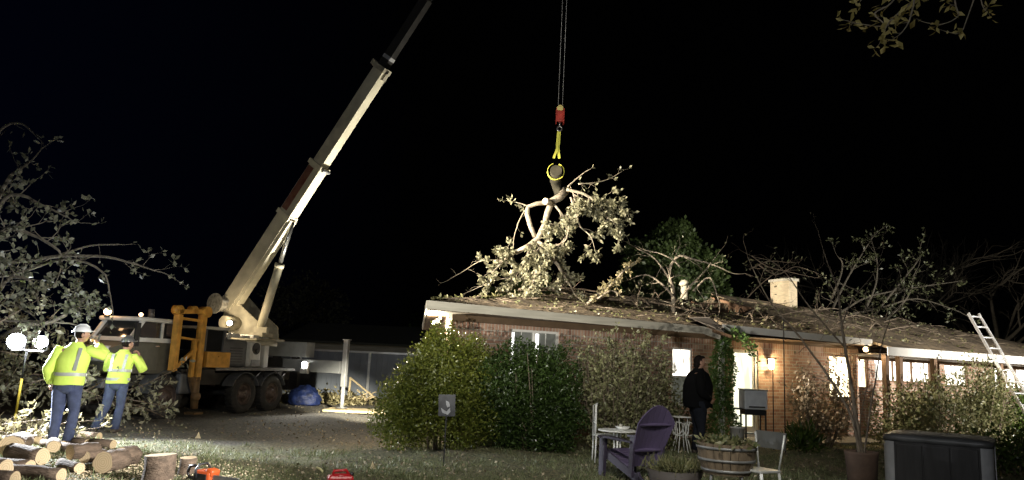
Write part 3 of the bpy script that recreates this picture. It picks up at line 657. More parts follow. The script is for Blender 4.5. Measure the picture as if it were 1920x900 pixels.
# carrier cab
cab_ = MB(); 
prof = [(2.72, 1.02), (4.5, 1.02), (4.5, 1.55), (4.02, 1.70), (2.72, 1.70)]
cab_.prism([(x, -1.05, z) for x, z in prof], (0, 1.05, 0)); cb = cab_.build('cab', M_olive, truck)
e = MB(); e.prism([(x, -1.07, z) for x, z in [(2.70, 1.703), (4.06, 1.703), (4.0, 1.79), (2.70, 1.80)]], (0, 1.085, 0))
e.beam((4.03, 0, 1.75), (3.74, 0, 2.16), .06, .09, (1, 0, 0)); e.beam((4.03, -1.04, 1.75), (3.74, -1.04, 2.16), .06, .09, (1, 0, 0)); e.beam((3.15, 0, 1.75), (3.15, 0, 2.16), .04, .06, (1, 0, 0)); e.beam((2.74, 0, 1.75), (2.74, 0, 2.16), .06, .06, (1, 0, 0)); e.beam((2.74, -1.04, 1.75), (2.74, -1.04, 2.16), .06, .06, (1, 0, 0))
e.build('window_frame', M_truckw, cb)
e = MB(); e.box((3.28, -.52, 2.19), (1.22, 1.16, 0.10), bev=.04); e.build('roof', M_truckw, cb)
e = MB(); e.prism([(3.99, -1.0, 1.79), (3.72, -1.0, 2.14), (3.71, -.04, 2.14), (3.98, -.04, 1.79)], (-.015, 0, 0)); e.build('windscreen', M_glass, cb)
e = MB(); tb(e, 2.78, 3.12, -.02, -.01, 1.8, 2.13); e.build('side_window', M_glass, cb); e = MB(); tb(e, 3.18, 3.76, -.022, -.012, 1.8, 2.13); e.build('side_window', M_glass, cb)
e = MB(); tb(e, 2.82, 2.98, -.6, -.3, 1.75, 2.0); e.build('seat', M_truckw, cb)
e = MB(); tb(e, 3.2, 3.85, .003, .012, 1.1, 1.67, bev=.004); dd = e.build('door', mat('door_olive', (0.09, .088, .07), .45, var=.15), cb)
e = MB(); e.box((3.28, .03, 1.62), (.12, .03, .03)); e.build('handle', M_chrome, dd)
e = MB(); e.box((4.35, -.55, 1.42), (.5, .98, .34), bev=.08); hd = e.build('bonnet', M_truckw, truck)
for y in (-.2, -.92): e = MB(); e.tube([(4.59, y, 1.38), (4.63, y, 1.38)], .075, 14); e.build('headlamp', mat('headlamp_glass', (.8, .8, .8), .2, var=.05), hd)
e = MB(); tb(e, 4.3, 4.62, -2.2, 0, .72, .92, bev=.02); e.build('bumper', M_truckg, truck)
for (x, y, s_) in ((3.9, -.85, .075), (3.72, -.1, .04)):
    e = MB(); e.tube([(x, y, 2.2), (x, y, 2.24)], s_ * .8, 10); b_ = e.build('beacon', M_black, cb); e = MB(); e.ball((x, y, 2.25 + s_), (s_ * 1.1, s_ * 1.1, s_), 12, 8); e.build('beacon_lens', M_amber, b_)
e = MB(); e.tube([(2.9, -.6, 2.24), (2.9, -.6, 2.46)], .07, 12); e.build('exhaust_pipe', M_steel, truck)
e = MB(); e.beam((3.95, .0, 2.08), (4.05, .18, 2.05), .02, .02); e.beam((4.05, .18, 1.6), (4.05, .18, 2.1), .05, .12); e.build('mirror', M_black, cb)
# orange frame standing at the truck's side: mast, cross bars, tool box
e = MB()
tb(e, 2.86, 2.98, .12, .28, 1.1, 2.36); tb(e, 2.06, 2.19, .12, .28, .88, 2.42); tb(e, 2.26, 2.34, .14, .24, .95, 1.8)
e.beam((3.0, .2, 2.42), (1.98, .2, 2.50), .2, .10); e.beam((2.95, .2, 2.28), (2.1, .2, 2.26), .1, .06)
e.tube([(2.98, .12, 2.46), (2.98, .30, 2.46)], .11, 12); e.tube([(2.08, .1, 2.48), (2.08, .32, 2.48)], .13, 12); e.tube([(2.5, .12, 2.5), (2.5, .3, 2.5)], .09, 12)
e.beam((2.9, .2, 1.85), (2.15, .2, 1.80), .06, .05); e.beam((2.9, .18, 1.1), (2.2, .18, 1.62), .05, .09)
mst = e.build('orange_mast', M_orange, truck)
e = MB(); e.tube([(2.13, .2, .95), (2.1, .22, .22)], [.10, .085], 12); e.box((2.1, .22, .12), (.30, .28, .05)); e.beam((2.3, .2, .95), (2.05, .2, .4), .08, .12); e.ball((2.12, .24, .5), .12, 10, 6); e.build('jack', mat('dirty_jack', (.13, .075, .03), .7, var=.4, scale=8), mst)
e = MB(); tb(e, 1.04, 1.88, -.05, .26, 1.175, 1.55, bev=.02); bx_ = e.build('orange_toolbox', M_orange, truck)
e = MB(); tb(e, 1.12, 1.8, .262, .27, 1.25, 1.5); e.box((1.46, .285, 1.44), (.12, .03, .03)); e.build('lid', M_orange, bx_)
e = MB(); tb(e, 1.95, 2.5, -.1, .1, .55, 1.02, bev=.05); e.build('fuel_tank', M_truckg, truck)
# superstructure: engine housing, operator seat box, cabin
e = MB(); tb(e, -.22, .78, -1.5, -.2, 1.17, 1.90, bev=.09); eng = e.build('engine_housing', M_truckg, truck)
for k in range(6): e = MB(); tb(e, 0.0, .5, -.2, -.192, 1.3 + k * .07, 1.33 + k * .07); e.build('vent_slot', M_truckd, eng)
e = MB(); tb(e, -.80, -.28, -1.1, -.16, 1.17, 1.88, bev=.12); ctl = e.build('control_box', M_truckw, truck)
e = MB(); e.tube([(-.52, -.17, 1.68), (-.52, -.145, 1.68)], .16, 16); e.tube([(-.52, -.2, 1.62), (-.52, -.1, 1.62)], .06, 12); e.build('fan', M_truckd, ctl)
e = MB(); tb(e, -.72, -.34, -.158, -.14, 1.22, 1.38); e.build('panel', M_steel, ctl)
e = MB(); tb(e, -1.18, -.98, -1.0, -.22, 1.17, 1.93, bev=.02); e.build('white_panel', M_truckw, truck)
e = MB(); 
for x, y in ((.72, -.25), (1.42, -.25), (1.42, -1.2), (.72, -1.2)): tb(e, x - .035, x + .035, y - .03, y + .03, 1.2, 2.1)
cbn = e.build('operator_cab', M_truckg, truck)
e = MB(); tb(e, .62, 1.55, -1.3, -.15, 2.10, 2.17, bev=.03); e.build('roof', M_truckw, cbn)
e = MB(); tb(e, .78, 1.37, -.26, -.25, 1.58, 2.09); tb(e, 1.40, 1.41, -1.16, -.3, 1.58, 2.09); e.build('side_window', M_glass, cbn)
e = MB(); tb(e, .76, 1.40, -1.17, -.27, 1.18, 1.57); e.build('cab_body', M_truckd, cbn)
e = MB()
for k in range(5): tb(e, .45 - k * .42, .72 - k * .42, -.9, -.3, 1.95, 2.02 + .03 * (k % 2), bev=.02)
e.beam((.62, -.25, 1.5), (.45, -.3, 2.05), .06, .08); e.build('top_cover', M_truckw, truck)
# rear box and outrigger
e = MB(); tb(e, -2.95, -2.5, -1.55, 0.12, 1.50, 1.94, bev=.01); e.build('rear_counterweight', mat('weight_grey', (.36, .37, .37), .6, var=.12, scale=3), truck)
for y in (-1.0, -.35): e = MB(); tb(e, -2.8, -2.6, y - .08, y + .08, 1.43, 1.5); e.build('spacer', M_truckd, truck)
e = MB(); tb(e, -3.0, -2.62, -2.3, -.75, 1.05, 1.45); tb(e, -2.98, -2.14, -1.6, -.7, .8, 1.05); tb(e, -2.6, -2.14, -1.7, -.6, 1.0, 1.18); e.build('outrigger_housing', M_truckd, truck)
e = MB(); tb(e, -2.96, -2.66, -.95, 1.18, 1.08, 1.44, bev=.006); e.build('outrigger_beam', mat('beam_grey', (.30, .31, .32), .5, .2, var=.12, scale=3), truck)
e = MB(); tb(e, -2.88, -2.74, 1.20, 1.34, .70, 2.05, bev=.01); e.tube([(-2.81, 1.27, .70), (-2.81, 1.27, .10)], .06, 12); tb(e, -2.90, -2.72, 1.17, 1.37, 2.05, 2.08); jk = e.build('outrigger_jack', M_alu, truck)
e = MB(); e.tube([(-2.81, 1.27, .09), (-2.81, 1.27, .13)], .17, 16); e.build('foot', M_steel, jk)
# lamp on the rear beam
e = MB(); tb(e, -2.58, -2.50, .0, .22, 1.16, 1.36); e.box((-2.5, .12, 1.1), (.12, .24, .14), bev=.01); wl = e.build('work_lamp', M_truckw, truck)
e = MB(); e.ball((-2.49, .11, 1.28), (.03, .10, .10), 14, 8); e.build('lamp_glass', M_flood, wl)
# turret in the boom's direction
B0 = P(433, 566, 21.2); TIP = P(1078, -430, 17.0)
def onboom(px):
    lo, hi = 0.0, 1.0
    for _ in range(40):
        t = (lo + hi) / 2; q = B0.lerp(TIP, t) - CAMP; k = q.dot(_f); x = 960 + FPX * q.dot(_r) / k
        if x < px: lo = t
        else: hi = t
    return B0.lerp(TIP, lo)
bd = (TIP - B0).normalized(); bh = Vector((bd.x, bd.y, 0)).normalized(); bs = Vector((-bh.y, bh.x, 0)); bup = bd.cross(bs) * -1
if bup.z < 0: bup = -bup
def TL(p): return rel(truck, p)
RT = Matrix.Rotation(-rad(252), 3, 'Z')
def beamW(m, p, q, w_, h_, **k): m.beam(TL(p), TL(q), w_, h_, RT @ bup, **k)
TC = P(482, 640, 21.35)
e = MB(); e.tube([TL(TC + Vector((0, 0, -.12))), TL(TC + Vector((0, 0, .02)))], .55, 24); e.box(TL(TC + Vector((0, 0, .05))), (1.3, .9, .06)); tur = e.build('turntable', M_creamd, truck)
for s_ in (-1, 1):
    o_ = bs * (0.30 * s_)
    pts = [P(448, 640, 21.35), P(508, 640, 21.35), P(507, 612, 21.35), P(475, 582, 21.35), P(452, 556, 21.35), P(434, 556, 21.35), P(437, 600, 21.35)]
    e = MB(); e.prism([TL(p + o_ - bs * .02) for p in pts], RT @ (bs * .04)); e.build('side_plate', M_creamd, truck)
e = MB(); e.tube([TL(B0 - bs * .38), TL(B0 + bs * .38)], .07, 14); e.build('boom_pivot', M_steel, truck)
def W2(px, py, Y, k=0.0): return P(px, py, Y) + bs * k
e = MB(); e.tube([TL(W2(421, 571, 21.2, -.34)), TL(W2(421, 571, 21.2, .34))], .22, 20); e.tube([TL(W2(421, 571, 21.2, -.37)), TL(W2(421, 571, 21.2, -.35))], .29, 20); e.tube([TL(W2(421, 571, 21.2, .35)), TL(W2(421, 571, 21.2, .37))], .29, 20); e.build('winch_drum', mat('winch_grey', (.25, .24, .21), .6, var=.5, scale=14), truck)
e = MB(); e.tube([TL(W2(436, 606, 21.0, -.32)), TL(W2(436, 606, 21.0, .22))], .19, 18); e.build('lower_winch', M_creamd, truck)
lp = W2(432, 606, 20.6); e = MB(); e.box(TL(lp), (.10, .14, .14)); wl2 = e.build('turret_lamp', M_black, truck)
e = MB(); e.ball(TL(lp + Vector((0, -.06, 0))), .075, 12, 8); e.build('lamp_glass', mat('warm_lamp_glass', (1, 1, 1), .3, emit=(1, .80, .52), estr=14), wl2)
# boom
def boomsec(name, p, q, w_, h_, mside, mbot, parent=None):
    m = MB(); beamW(m, p, q, w_, h_)
    # light and shade painted into the side tone; second slot for the underside
    o = m.build(name, [mside, mbot], truck)
    return o
b1 = onboom(598); b2 = onboom(716); 
s1 = boomsec('boom_base_section', B0 - bd * .15, b1, .29, .43, M_boomside, M_cream)
s2 = boomsec('boom_section', b1 - bd * .2, b2, .26, .36, M_boomside, M_cream)
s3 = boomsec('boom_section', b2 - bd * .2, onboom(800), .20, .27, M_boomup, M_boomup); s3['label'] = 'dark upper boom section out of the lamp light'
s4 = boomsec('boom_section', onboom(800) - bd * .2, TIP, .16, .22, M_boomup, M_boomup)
def under(p, q, w_, th, off, m_, name, par):
    m = MB(); o_ = -bup * off; beamW(m, p + o_, q + o_, w_, th); return m.build(name, m_, par)
under(onboom(437), onboom(538), .24, .10, .275, M_cream, 'stiffener', s1)
under(onboom(536), b1, .312, .03, .226, M_cream, 'bottom_plate', s1)
under(b1 + bd * .05, b2 - bd * .05, .275, .03, .188, M_cream, 'bottom_plate', s2)
# red marking on the near side of the base section
nside = -bs if (-bs).y < 0 else bs
for par, p, q in ((s1, onboom(543), onboom(594)),):
    m = MB(); o_ = nside * .158 + bup * .08; beamW(m, p + o_, q + o_, .008, .22); m.build('red_marking', M_redm, par)
for (pt, w_, h_, par) in ((b1, .37, .53, s1), (b2, .33, .45, s2), (onboom(538), .35, .53, s1)):
    m = MB(); beamW(m, pt - bd * .07, pt + bd * .07, w_, h_); m.build('collar', M_creamd if par is s2 else M_cream, par)
m = MB(); beamW(m, b2 - bs * .0 + bup * .25 - bd * .05, b2 + bup * .25 + bd * .10, .38, .08); beamW(m, b2 - bup * .22 - bd * .25, b2 - bup * .22 - bd * .05, .12, .14); m.build('head_bracket', M_creamd, s2)
m = MB(); m.tube([TL(b1 - bup * .31 - bs * .15), TL(b1 - bup * .31 + bs * .15)], .05, 10); m.build('cable_guide', M_steel, s1)
pb = onboom(729); m = MB(); beamW(m, pb - bd * .05, pb + bd * .05, .21, .28); m.build('reflective_band', M_alu, s3)
# lift ram
r0 = P(486, 622, 21.1); r1 = onboom(537) - bup * .30; rm = r0.lerp(r1, .62)
m = MB(); m.tube([TL(r0), TL(rm)], .115, 16); m.tube([TL(rm - (r1 - r0).normalized() * .1), TL(rm)], .132, 16); ramo = m.build('lift_ram', M_cream, truck)
m = MB(); m.tube([TL(rm), TL(r1)], .062, 12); m.build('ram_rod', M_chrome, ramo)
m = MB(); m.box(TL(P(490, 628, 21.1)), (.5, .42, .12)); m.box(TL(P(490, 620, 21.0)), (.12, .42, .2)); m.build('ram_mount', M_creamd, truck)
# hoses
rg = random.Random(3)
for k in range(4):
    a = Vector((rg.uniform(-2, .5), -.1, 1.1)); b_ = a + Vector((rg.uniform(-.6, .6), .05, -.25)); c_ = b_ + Vector((rg.uniform(-.5, .5), 0, .3))
    m = MB(); m.tube([a, b_, c_], .018, 6); m.build('hose', M_black, truck)

# cribbing under the outrigger foot
jw = T0 + Matrix.Rotation(rad(252), 3, 'Z') @ Vector((-2.81, 1.27, 0))
M_plank = mat('pale_plank', (0.55, 0.44, 0.27), 0.8, var=0.25, scale=5, stretch=(1, 8, 8))
crib = empty('plank_mat', (jw.x + .55, jw.y - .1, gz(jw.x, jw.y))); tag(crib, 'pale timber planks stacked under the crane outrigger foot', 'plank mat')
for k in range(4): m = MB(); m.box((0, -.42 + k * .28, .045), (1.9, .26, .07), bev=.01); m.build('plank', M_plank, crib)

# ================================================================ HOOK, SLING, LOAD
HK = P(1050, 218, 16.6)
hook = empty('crane_hook_block', HK); tag(hook, 'red hook block with a yellow top hanging on two wire ropes', 'hook block')
M_hred = mat('hook_red', (0.42, 0.045, 0.03), .5, var=.25); M_hyel = mat('hook_yellow', (0.75, 0.62, 0.22), .5, var=.1)
m = MB(); m.box((0, 0, 0), (.15, .12, .26), bev=.02); m.box((.085, 0, .0), (.02, .15, .36)); m.box((-.085, 0, .0), (.02, .15, .34)); m.build('block', M_hred, hook)
m = MB(); m.box((-.01, 0, .17), (.14, .15, .08), bev=.01); m.tube([(0, -.05, .19), (0, .05, .19)], .07, 14); m.build('sheave_guard', M_hyel, hook)
m = MB(); m.tube([(0, 0, -.12), (0, 0, -.24)], .022, 8); m.ring((0, 0, -.30), .055, .02, 'Y', 18, 8); m.build('hook', M_chrome, hook)
tipw = P(1076, -425, 17.0)
for dx in (-.05, .05):
    m = MB(); m.tube([(dx, 0, .2), tipw - HK + Vector((dx, 0, 0))], .008, 5); m.build('wire_rope', M_steel, hook)
SL = P(1048, 245, 16.6); LC = P(1042, 322, 16.6)
M_sling = mat('yellow_sling', (0.72, 0.70, 0.10), .7, var=.1)
slg = empty('lifting_sling', SL); tag(slg, 'yellow webbing sling choked round the log end below the hook', 'lifting sling')
def lc(x, y, z): return LC - SL + Vector((x, y, z))
def ribbon(m, pts, w_, th=.008):
    for a, b_ in zip(pts, pts[1:]): m.beam(a, b_, th, w_, (1, 0, 0), ) if False else m.beam(a, b_, w_, th, (0, 1, 0))
m = MB(); ribbon(m, [(-.01, 0, 0), (-.03, 0, -.35), (-.02, 0, -.42), (-.10, 0, -.66)], .055); m.build('strap', M_sling, slg)
m = MB(); ribbon(m, [(.02, .02, 0), (.00, .02, -.40), (.03, .02, -.66)], .055); m.build('strap', M_sling, slg)
m = MB(); pts = [lc(cos(t) * .19, 0.0, sin(t) * .19) for t in [rad(110 + 320 * k / 22) for k in range(23)]]
for a, b_ in zip(pts, pts[1:]): m.beam(a, b_, .09, .012, (a + b_) / 2 - lc(0, 0, 0))
m.build('choker_loop', M_sling, slg)

# ================================================================ HANGING LIMB (load)
rg = random.Random(12); YB = 16.6
def pp(L, Y0=YB, dy=0.0):
    out = []
    for i, q in enumerate(L):
        out.append(P(q[0], q[1], Y0 + (q[2] if len(q) > 2 else dy * i)))
    return out
hl = empty('hanging_oak_limb', LC); tag(hl, 'leafy cut oak limb hanging from the yellow crane sling over the roof', 'tree limb')
def local(M_, L, org):
    M_.v = [tuple(Vector(v) - org) for v in M_.v]
    return [(Vector(q) - org, d) for q, d in L]
M = MB(); LV = []
M.tube([LC + Vector((0, -.12, 0)), LC + Vector((.02, .35, -.1)), LC + Vector((.12, .6, -.35)), P(1062, 362, 16.9)], [.135, .135, .11, .08], 14, mi=2)
M.tube(pp([(1062, 356, .3), (1050, 370, .1), (1034, 378, 0)]), [.10, .09, .08], 10)
big = pp([(1036, 376), (1026, 400), (1022, 420), (1008, 448), (990, 462), (966, 474)])
M.tube(big, [.075, .07, .068, .065, .06, .055], 10, capmi=1)
M.tube(pp([(1060, 360, .2), (1028, 380), (1005, 382), (990, 388), (988, 400), (995, 425), (1003, 444)]), [.07, .06, .05, .055, .06, .055, .05], 9, capmi=1)
M.tube(pp([(1035, 382, -.05), (1027, 378, -.12), (1022, 377, -.2)]), [.06, .075, .075], 10, capmi=1)
kw = dict(depth=1, nsub=3, leafy=17)
limb(M, LV, pp([(1007, 452), (1030, 472), (1050, 505), (1063, 526), (1072, 540)]), .05, .018, rg, every=.11, sub_len=.30, **kw)
limb(M, LV, pp([(1062, 355), (1090, 362), (1120, 376), (1145, 380), (1165, 388)]), .040, .01, rg, every=.10, sub_len=.26, droop=.12, **kw)
limb(M, LV, pp([(1064, 350), (1085, 332), (1098, 322), (1108, 316)]), .018, .006, rg, every=.3, sub_len=.10, depth=0, leafy=2)
limb(M, LV, pp([(1085, 345), (1120, 342), (1145, 334), (1168, 320)], dy=.15), .016, .005, rg, every=.14, sub_len=.16, depth=0, leafy=3)
limb(M, LV, pp([(1075, 366), (1105, 380), (1128, 400), (1150, 416), (1160, 436)]), .032, .01, rg, every=.10, sub_len=.26, droop=.15, **kw)
limb(M, LV, pp([(1070, 370), (1080, 400), (1088, 425), (1105, 440), (1112, 455)], dy=-.1), .028, .008, rg, every=.3, sub_len=.26, droop=.15, **kw)
limb(M, LV, pp([(1040, 384), (1058, 410), (1062, 440), (1040, 470)], dy=-.1), .03, .008, rg, every=.16, sub_len=.3, droop=.1, **kw)
limb(M, LV, pp([(988, 386), (970, 380), (950, 376)]), .02, .008, rg, every=.14, sub_len=.14, depth=0, leafy=7)
limb(M, LV, pp([(988, 390), (975, 410), (965, 440), (962, 462)]), .018, .007, rg, every=.4, sub_len=.12, depth=0, leafy=2)
limb(M, LV, pp([(998, 455), (985, 490), (975, 515), (958, 535)]), .04, .012, rg, every=.09, sub_len=.30, droop=.08, **kw)
limb(M, LV, pp([(975, 470), (955, 480), (935, 498), (920, 515)], dy=-.1), .03, .01, rg, every=.09, sub_len=.26, droop=.1, **kw)
limb(M, LV, pp([(1000, 458), (1005, 500), (1000, 528), (994, 540)], dy=-.12), .03, .01, rg, every=.09, sub_len=.3, droop=.1, **kw)
limb(M, LV, pp([(1010, 455), (1040, 460), (1060, 450), (1066, 430)], dy=-.15), .03, .01, rg, every=.13, sub_len=.25, **kw)
limb(M, LV, pp([(970, 500), (935, 488), (900, 490), (870, 508), (845, 522)]), .018, .006, rg, every=.35, sub_len=.24, depth=1, nsub=2, leafy=0)
limb(M, LV, pp([(975, 520), (930, 525), (895, 540), (868, 552)]), .016, .006, rg, every=.3, sub_len=.22, depth=1, nsub=2, leafy=1)
LV = local(M, LV, LC); M_cut = mat('fresh_cut_wood', (.70, .58, .38), .8, var=.18, scale=8)
M.build('limb_wood', [M_barkpale, M_cut, mat('unlit_end', (.04, .036, .022), .9, var=.3)], hl); leaves_to('foliage', LV, .105, leafmat('leaf_hanging', (.14, .14, .08), (.42, .40, .27)), hl, 3, .5)  # log stub darkened in colour to look unlit

# ================================================================ LIMBS FALLEN ON THE ROOF
def treeobj(name, label, cat, group=None, org=None): 
    e = empty(name, org or (0, 0, 0)); tag(e, label, cat, group); return e
def finish(e, M_, L, wood, leafm, size, seed, woodname='limb_wood', width=.45, mats2=None):
    o = Vector(e.location); L = local(M_, L, o)
    if M_.v: M_.build(woodname, [wood] + (mats2 or []), e, recalc=False)
    leaves_to('foliage', L, size, leafm, e, seed, width)
def RF(px, py, Y, lift=0.0):
    return P(px, py, Y)
rg = random.Random(31)
e = treeobj('fallen_limb', 'bare twisted limb arching up from the roof beside the pale vent pipe', 'fallen limb', None, P(1262, 560, 18.0)); M = MB(); LV = []
k1 = dict(depth=1, nsub=2, leafy=1, every=.3, sub_len=.35)
limb(M, LV, pp([(1262, 590), (1262, 545), (1256, 522), (1258, 498), (1275, 480), (1300, 486), (1335, 496), (1372, 512)], 17.8), .06, .01, rg, **k1)
limb(M, LV, pp([(1258, 528), (1240, 500), (1222, 480), (1198, 468)], 17.8), .03, .008, rg, **k1)
limb(M, LV, pp([(1275, 500), (1262, 488), (1240, 476), (1215, 470)], 17.5), .025, .008, rg, **k1)
limb(M, LV, pp([(1262, 555), (1238, 530), (1210, 515), (1178, 525)], 17.6), .03, .008, rg, **k1)
limb(M, LV, pp([(1275, 560), (1300, 530), (1320, 510), (1345, 478)], 18.2), .03, .008, rg, **k1)
limb(M, LV, pp([(1300, 545), (1330, 520), (1345, 555), (1350, 575)], 18.2), .025, .008, rg, **k1)
finish(e, M, LV, M_barkpale, M_leaf_oak, .08, 5)
e = treeobj('fallen_limb', 'leafy golden lit limb leaning up from the roof between hanging limb and bare limb', 'fallen limb', None, P(1120, 560, 16.8)); M = MB(); LV = []
limb(M, LV, pp([(1100, 570), (1120, 553), (1150, 530), (1170, 508), (1190, 492)], 16.8), .04, .012, rg, every=.07, sub_len=.12, depth=0, leafy=17)
limb(M, LV, pp([(1120, 560), (1145, 545), (1160, 552)], 16.6), .02, .008, rg, every=.09, sub_len=.12, depth=0, leafy=7)
finish(e, M, LV, M_barkpale, M_leaf_dry, .09, 6)
e = treeobj('fallen_limb', 'mass of small leafy branches lying flat on the roof left of the hole', 'fallen limb', None, P(1200, 570, 17.0)); M = MB(); LV = []
for i in range(15):
    a = rg.uniform(5.0, 9.0); b_ = rg.uniform(.7, 4.0); p0 = HW(a, b_, roof_z(a, b_) + .12); a2 = a + rg.uniform(-1.2, 1.2); b2_ = b_ + rg.uniform(-.5, .4)
    limb(M, LV, [p0, HW((a + a2) / 2, (b_ + b2_) / 2, roof_z((a + a2) / 2, (b_ + b2_) / 2) + .25), HW(a2, b2_, roof_z(a2, b2_) + .15)], .025, .008, rg, every=.22, sub_len=.26, depth=1, nsub=2, leafy=4)
finish(e, M, LV, M_bark, M_leaf_oak, .09, 7); e['kind'] = 'stuff'
e = treeobj('fallen_limb', 'leafy limb lying along the roof edge right under the hanging limb', 'fallen limb', None, P(1000, 560, 16.0)); M = MB(); LV = []
for a, b_, a2, b2_ in ((3.6, 3.2, 6.0, 2.2), (4.2, 3.6, 6.6, 3.4), (5.0, 2.6, 7.6, 1.2), (3.2, 2.8, 4.6, 2.2)):
    limb(M, LV, [HW(a, b_, roof_z(a, b_) + .1), HW((a + a2) / 2, (b_ + b2_) / 2, roof_z((a + a2) / 2, (b_ + b2_) / 2) + .2), HW(a2, b2_, roof_z(a2, b2_) + .08)], .04, .01, rg, every=.3, sub_len=.3, depth=1, nsub=2, leafy=2)
finish(e, M, LV, M_bark, M_leaf_oak, .085, 8)
e = treeobj('fallen_limb', 'long bare limb lying over the ridge behind the chimney with dim dark leaves', 'fallen limb', None, P(1640, 580, 22.0)); M = MB(); LV = []
for L in ([(1570, 590), (1620, 560), (1680, 545), (1780, 530)], [(1620, 585), (1640, 540), (1645, 500), (1640, 470)], [(1640, 590), (1680, 540), (1720, 490), (1725, 470)], [(1560, 580), (1590, 520), (1620, 470), (1640, 440)], [(1590, 590), (1660, 575), (1720, 560), (1800, 585)], [(1560, 560), (1580, 500), (1570, 480)], [(1660, 600), (1700, 560), (1712, 520), (1722, 500)]):
    limb(M, LV, pp(L, 22.5), .04, .010, rg, every=.26, sub_len=.42, depth=1, nsub=3, leafy=5)
finish(e, M, LV, mat('unlit_bark', (.055, .048, .035), .9, var=.3, scale=12), leafmat('leaf_dim', (.035, .045, .018), (.12, .13, .07)), .11, 9)  # bark and leaf colour darkened so the limb looks out of the flood
e = treeobj('fallen_limb', 'thin twiggy branches caught on the roof round the chimney', 'fallen limb', None, P(1440, 540, 20.0)); M = MB(); LV = []
for L in ([(1410, 480), (1440, 500), (1480, 510), (1515, 518)], [(1420, 495), (1455, 515), (1490, 500), (1520, 508)], [(1405, 505), (1440, 490), (1475, 492)], [(1400, 560), (1430, 530), (1470, 500)]):
    limb(M, LV, pp(L, 19.5), .018, .006, rg, every=.22, sub_len=.3, depth=1, nsub=2, leafy=2)
for i in range(12):
    a = rg.uniform(9.5, 16); b_ = rg.uniform(.2, 3.6); p0 = HW(a, b_, roof_z(a, b_) + .05); a2 = a + rg.uniform(.8, 2.6); b2_ = b_ + rg.uniform(-.5, .5)
    limb(M, LV, [p0, HW((a + a2) / 2, (b_ + b2_) / 2, roof_z((a + a2) / 2, (b_ + b2_) / 2) + .22), HW(a2, b2_, roof_z(a2, b2_) + .1)], .022, .006, rg, every=.4, sub_len=.4, depth=1, nsub=2, leafy=1)
finish(e, M, LV, M_bark, M_leaf_oak, .08, 10); e['kind'] = 'stuff'
# leaf debris over the roof
rs = np.random.RandomState(4); n = 5200; a = rs.rand(n) * 20; b_ = rs.rand(n) ** 1.1 * 4.3; b_ = np.minimum(b_, a * .75)
k = (rs.rand(n) < .25 + .75 * np.exp(-((a - 8) / 5) ** 2)) & (np.sin(a * 3 + b_ * 2) + rs.normal(size=n) > .1); a = a[k]; b_ = b_[k]
ok = np.array([not hole(x, y) for x, y in zip(a, b_)]); a = a[ok]; b_ = b_[ok]; pos = [tuple(HW(x, y, roof_z(x, y) + .03)) for x, y in zip(a, b_)]; d = rs.normal(size=(len(pos), 3)); d[:, 2] = np.abs(d[:, 2]) * .4
tag(leaf_obj('roof_debris', pos, d, .08, M_leaf_mix, seed=4, width=.5), 'leaves and twig litter scattered over the shingles', 'debris', kind='stuff')
n = 380; a = rs.rand(n) * 19 + .3; b_ = rs.rand(n) * 4.2; b_ = np.minimum(b_, a * .6); pos = [tuple(HW(x, y, roof_z(x, y) + .04)) for x, y in zip(a, b_)]; d = np.array([tuple(HU)] * n) + rs.normal(size=(n, 3)) * .5; d[:, 2] *= .2
tag(leaf_obj('twig_debris', pos, d, .38, M_bark, seed=14, width=.06), 'broken twigs strewn over the shingles', 'debris', kind='stuff')

# ================================================================ SHRUBS AND TREES
def shrub(name, label, org, ells, n, size, leafm, seed, wood=M_bark, cat='shrub', up=0.3, stems=14, group=None, shell=.45, width=.5):
    """ells: centre (world), radii; leaves through the volume, denser to the outside; stems from the base"""
    e = treeobj(name, label, cat, group, org); rs = np.random.RandomState(seed); tot = sum(r[0] * r[1] * r[2] for c, r in ells); pos = []; dr = []
    for c, r in ells:
        k = int(n * r[0] * r[1] * r[2] / tot); d = rs.normal(size=(k, 3)); d /= np.linalg.norm(d, axis=1, keepdims=True)
        # lumpy outline: radius modulated by several low waves
        ph = rs.rand(6) * 6.28
        lump = 1 + .13 * np.sin(d[:, 0] * 5 + ph[0]) * np.sin(d[:, 2] * 6 + ph[1]) + .10 * np.sin(d[:, 1] * 9 + ph[2] + d[:, 2] * 7) + .07 * np.sin(d[:, 0] * 15 + ph[3]) * np.sin(d[:, 2] * 17 + ph[4])
        rad_ = (rs.rand(k) ** shell) * lump + np.abs(rs.normal(size=k)) * .03
        q = d * rad_[:, None] * np.array(r) + np.array(tuple(c)) - np.array(tuple(org))
        q = q[q[:, 2] > 0.03]; pos.append(q); dd = rs.normal(size=q.shape) * .7 + (q - (np.array(tuple(c)) - np.array(tuple(org)))) / np.array(r) * .6; dd[:, 2] += up; dr.append(dd)
    pos = np.concatenate(pos); dr = np.concatenate(dr)
    leaf_obj('foliage', pos, dr, size, leafm, e, width, seed)
    rg = random.Random(seed); M = MB(); per = max(1, stems // len(ells))
    for c, r in ells:
        for _ in range(per):
            t = Vector(c) - Vector(org) + Vector((rg.uniform(-.8, .8) * r[0], rg.uniform(-.8, .8) * r[1], r[2] * rg.uniform(.2, .95)))
            b_ = Vector((t.x * .4, t.y * .4, 0.0)); md = b_.lerp(t, .5) + rvec(rg) * .1
            M.tube([b_, md, t], [.018, .012, .004], 5)
    M.build('stems', wood, e, recalc=False); return e
V3 = lambda *a: Vector(a)
